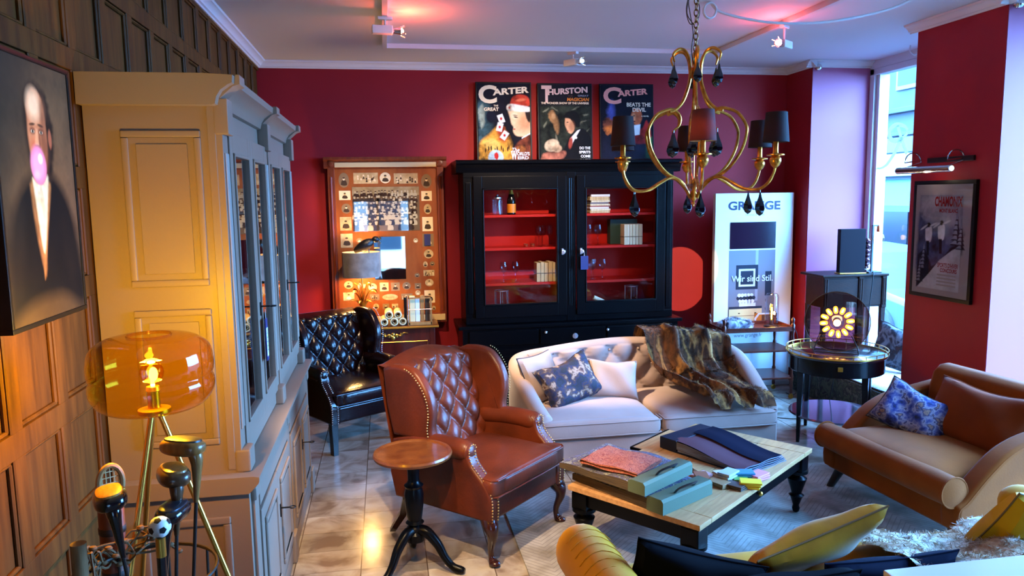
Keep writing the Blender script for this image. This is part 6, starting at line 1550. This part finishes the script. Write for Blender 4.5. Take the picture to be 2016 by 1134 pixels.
# ------------------------------------------------------------------ desk in the bay window and the things on it
def bureau():
    t = thing('bureau', 'tall dark wood bureau standing on the platform in the bay window', 'desk', (4.44, 6.62, .354))
    DW = wood('bureau_wood', (44, 22, 13), (32, 15, 9), .45, (4, 10, 10), spec=.1)
    obj('top', MB().box(-.36, .34, -.2, .2, .83, .855, bev=.008), DW, t)
    obj('body', MB().box(-.31, .31, -.16, .17, .53, .83, bev=.006), DW, t)
    for x in (-.31, .06, .31):
        p = MB().box(x-.025, x+.025, -.18, -.15, .52, .835, bev=.006)
        for dx in (-.012, .012): p.tube([(x+dx, -.18, .55), (x+dx, -.18, .81)], .005, 6)
        obj('pilaster', p, DW, t)
    for a, b in ((-.285, .035), (.085, .285)): obj('drawer', MB().box(a, b, -.168, -.155, .55, .81, bev=.005), DW, t)
    for x in (-.31, .06, .31): obj('leg', MB().prism([(-.022, .54), (.022, .54), (.014, 0), (-.014, 0)], -.02, .02, 'y', T=Tm((x, -.15, 0))), DW, t)
    for x in (-.29, .29): obj('leg', MB().prism([(-.022, .54), (.022, .54), (.014, 0), (-.014, 0)], -.02, .02, 'y', T=Tm((x, .15, 0))), DW, t)
bureau()
ZB = 1.2095
t = thing('screen_box', 'upright dark plum rectangular case at the left end of the bureau', 'case', (4.43, 6.52, ZB), -4)
obj('case', MB().box(-.13, .13, -.03, .03, .008, .43, bev=.006), mat('plum_case', (18, 8, 15), .6, spec=.1), t); obj('foot', MB().box(-.135, .135, -.05, .05, 0, .01, bev=.003), BRASS, t)
t = thing('sculpture', 'small knobbly metal totem sculpture between dark case and bulb lamp', 'sculpture', (4.615, 6.55, ZB))
sb = MB().lathe([(.03, 0), (.032, .01), (.01, .02), (.01, .03)], seg=16); z = .035; rnd = random.Random(2)
for k in range(7):
    r = rnd.choice((.018, .026, .034, .02)); sb.ball((rnd.uniform(-.006, .006), 0, z+r*.8), (r, r, r*.8), 12); sb.ball((rnd.choice((-1, 1))*r, 0, z+r), (.012, .012, .012), 8); z += r*1.45
obj('body', sb, mat('plum_metal', (96, 60, 70), .25, .8), t)
t = thing('bulb_lamp', 'black bracket lamp with a large round bulb at the bay window', 'lamp', (4.66, 6.53, ZB))
m = MB().box(-.06, .08, -.05, .05, 0, .012, bev=.003).box(-.008, .008, -.008, .008, 0, .46).box(-.008, .07, -.006, .006, .45, .462)
obj('bracket', m, mat('black_steel', (14, 14, 18), .4), t)
obj('socket', MB().lathe([(.008, .46), (.016, .45), (.018, .40), (.014, .395)], (.06, 0, 0), 16), mat('copper', (210, 110, 70), .25, .9), t)
obj('bulb', MB().ball((.06, 0, .335), (.056, .056, .062), 20), thin_glass('globe_glass', (255, 236, 200), 1.0), t)
obj('filament', MB().ball((.06, 0, .335), (.02, .02, .026), 12), glow('globe_filament', (255, 200, 120), 14), t)
o = obj('power_cord', MB().tube(spline([(4.62, 6.46, ZB+.006), (4.60, 6.41, ZB-.01), (4.57, 6.405, .9), (4.55, 6.40, .6), (4.5, 6.38, .362)], 24), .004, 6), IRON); tag(o, 'black cord hanging down the front of the bay window bureau', 'cord')
o = obj('white_cloth', MB().sq((0, 0, .03), (.06, .08, .03), .8, .7, 24, 12, fn=lambda q: Vector((q.x, q.y, q.z+.012*math.sin(q.x*60)))), PAPER); o.location = (4.715, 6.72, ZB); tag(o, 'crumpled white cloth at the right end of the bureau', 'cloth')
FLOW3 = multi('night_flower_print', [(3, 4, 9), (6, 9, 26), (110, 116, 124), (6, 8, 20), (60, 26, 14), (3, 4, 9)], 8, .7, .1, dist=.8)
pillow('cushion', 'dark navy cushion with white flowers leaning on the window platform behind the pillar', (4.60, 6.02, .565), (-16, 8, -62), .44, .42, .13, FLOW3, .05)

# ------------------------------------------------------------------ yellow sofa in the foreground
MUST = mat('mustard_velvet', (206, 142, 2), .8, spec=.15, c2=(186, 124, 2), nscale=4, sheen=.15, bump=.05, bscale=70); MUSTP = mat('mustard_cushion', (182, 122, 2), .8, spec=.15, c2=(150, 98, 2), nscale=5, sheen=.15, bump=.05)
def yellow_sofa():
    t = thing('yellow_sofa', 'mustard yellow velvet sofa seen from behind in the foreground', 'sofa', (1.86, 2.51, 0), 180)
    obj('base', MB().box(-1.02, 1.02, -.42, .40, .1, .30, bev=.03, seg=3), MUST, t)
    for s in (-1, 1):
        a = MB().prism([(-.44, .1), (-.44, .5), (.42, .52), (.42, .1)], s*.97, s*1.15, 'x', bev=.03, seg=3)
        P = spline([(s*1.075, -.435, .48), (s*1.075, -.40, .49), (s*1.075, -.2, .51), (s*1.07, .1, .53), (s*1.06, .40, .55)], 20)
        a.tube(P, [.045, .09, .108, .114]+[.116]*16+[.116], 22); a.ball((s*1.075, -.435, .48), (.05, .02, .05), 14)
        obj('arm', a, MUST, t)
        pl = MB()
        for k in range(9): pl.tube([(s*1.075+.117*math.cos(q*PI/10), -.33+.07*k+.01*math.sin(q), .508+.003*k+.117*math.sin(q*PI/10)) for q in range(2, 9)], .0018, 5)
        obj('pleat', pl, MUST, t)
    obj('back', MB().prism([(.22, .3), (.27, .52), (.30, .57), (.36, .58), (.40, .55), (.40, .1), (.26, .1)], -1.0, 1.0, 'x', bev=.03, seg=3), MUST, t)
    for s in (-1, 1):
        c = MB(); c.sq((s*.485, -.11, .345), (.475, .35, .075), .4, .14, 50, 24); obj('seat_cushion', c, MUST, t)
    for x in (-.95, .95):
        for y in (-.36, .34): obj('leg', MB().lathe([(.018, 0), (.026, .1)], (x, y, 0), 12), mat('dark_foot', (30, 22, 18), .4), t)
yellow_sofa()
NAVC = mat('ink_velvet', (3, 3, 10), .9, spec=.08); NAVC2 = mat('blue_velvet', (5, 9, 34), .9, spec=.1)
pillow('cushion', 'black navy cushion in the left corner of the yellow sofa', (1.12, 2.57, .49), (12, 15, -8), .52, .32, .15, NAVC)
pillow('cushion', 'black navy cushion in the middle of the yellow sofa back', (1.46, 2.44, .43), (14, 2, 2), .54, .32, .16, NAVC)
pillow('cushion', 'deep blue cushion at the right of the yellow sofa before the light counter', (1.91, 2.5, .425), (12, 0, 0), .58, .32, .12, NAVC2)
pillow('cushion', 'mustard yellow cushion with piped seam in the middle of the yellow sofa', (1.68, 2.67, .545), (46, -15, 4), .60, .38, .14, MUSTP, pipe=mat('mustard_piping', (110, 74, 8), .7))
pillow('cushion', 'mustard yellow cushion at the right edge of the picture', (2.72, 2.66, .50), (28, 16, 8), .56, .44, .18, MUST, pipe=mat('mustard_piping', (110, 74, 8), .7))
FURC = multi('cream_brown_fur', [(120, 84, 56), (196, 170, 140), (150, 110, 76), (222, 208, 188), (100, 66, 42), (206, 186, 160)], 6, .9, .4, 120, 7, .6)
rnd = random.Random(12)
def yf(u, v):
    x, y = 1.98+.70*u, 2.90-.58*v
    z = .475+.045*mn.noise(Vector((u*4, v*4, 3)))+.03*math.sin(u*8+v*3)
    z += .12*max(0, (v-.25)/.75)**1.2
    if v < .08: z -= .06*(1-v/.08)
    return Vector((x, y, z))
m = MB().surf(yf, 50, 40); tri = []
for _ in range(3000):
    u, v = rnd.random(), rnd.random(); p = yf(u, v); nn = (yf(min(1, u+.01), v)-p).cross(p-yf(u, min(1, v+.01)))
    if nn.length > 0: nn.normalize(); tri.append((p, nn if nn.z > 0 else -nn))
blades(m, tri, 8000, .022, .0018, rnd)
o = obj('fur_throw', m, FURC, angle=180); tag(o, 'cream and brown fur throw spread over the right of the yellow sofa', 'throw')
# counter in the very foreground
t = thing('counter', 'pale glossy counter top at the bottom right corner', 'counter', (2.2, 1.75, 0))
obj('top', MB().box(-.62, .8, -.3, .335, .735, .76, bev=.005), mat('counter_white', (216, 200, 206), .15, coat=.3), t)
obj('body', MB().box(-.56, .74, -.26, .29, 0, .735, bev=.005), GREY, t)

# ------------------------------------------------------------------ light thrown by the ceiling track and lamps
def spot(name, loc, target, e, size, blend, color=(1, .74, .44), r=.02):
    lamp(name, 'SPOT', loc, e, color, target=target, spot_size=math.radians(size), spot_blend=blend, shadow_soft_size=r)
spot('track_beam_sofa', (.24, 5.37, 3.08), (1.5, 5.95, .68), 1000, 34, .6, (1, .84, .56))
spot('track_beam_floor', (.05, 3.0, 3.15), (.35, 3.95, 0), 500, 44, .35)
spot('track_beam_chair', (.05, 1.6, 3.15), (.5, 4.2, .7), 450, 40, .4)
spot('track_beam_board', (.10, 5.5, 3.02), (-.3, 7.3, 1.0), 200, 60, .8)
spot('track_beam_wall', (2.98, 3.2, 3.15), (3.03, 7.35, 1.12), 1400, 7.6, .05, (1, .95, .5), .004)
spot('track_beam_posters', (1.5, 4.6, 3.1), (1.4, 7.3, 2.0), 420, 52, .9, (1, .74, .5))
lamp('hot_glow_left', 'POINT', (.2, 5.35, 3.1), 11.0, (1, .10, .04), shadow_soft_size=.02)
lamp('hot_glow_right', 'POINT', (2.86, 5.2, 3.1), 7.0, (1, .08, .10), shadow_soft_size=.02)
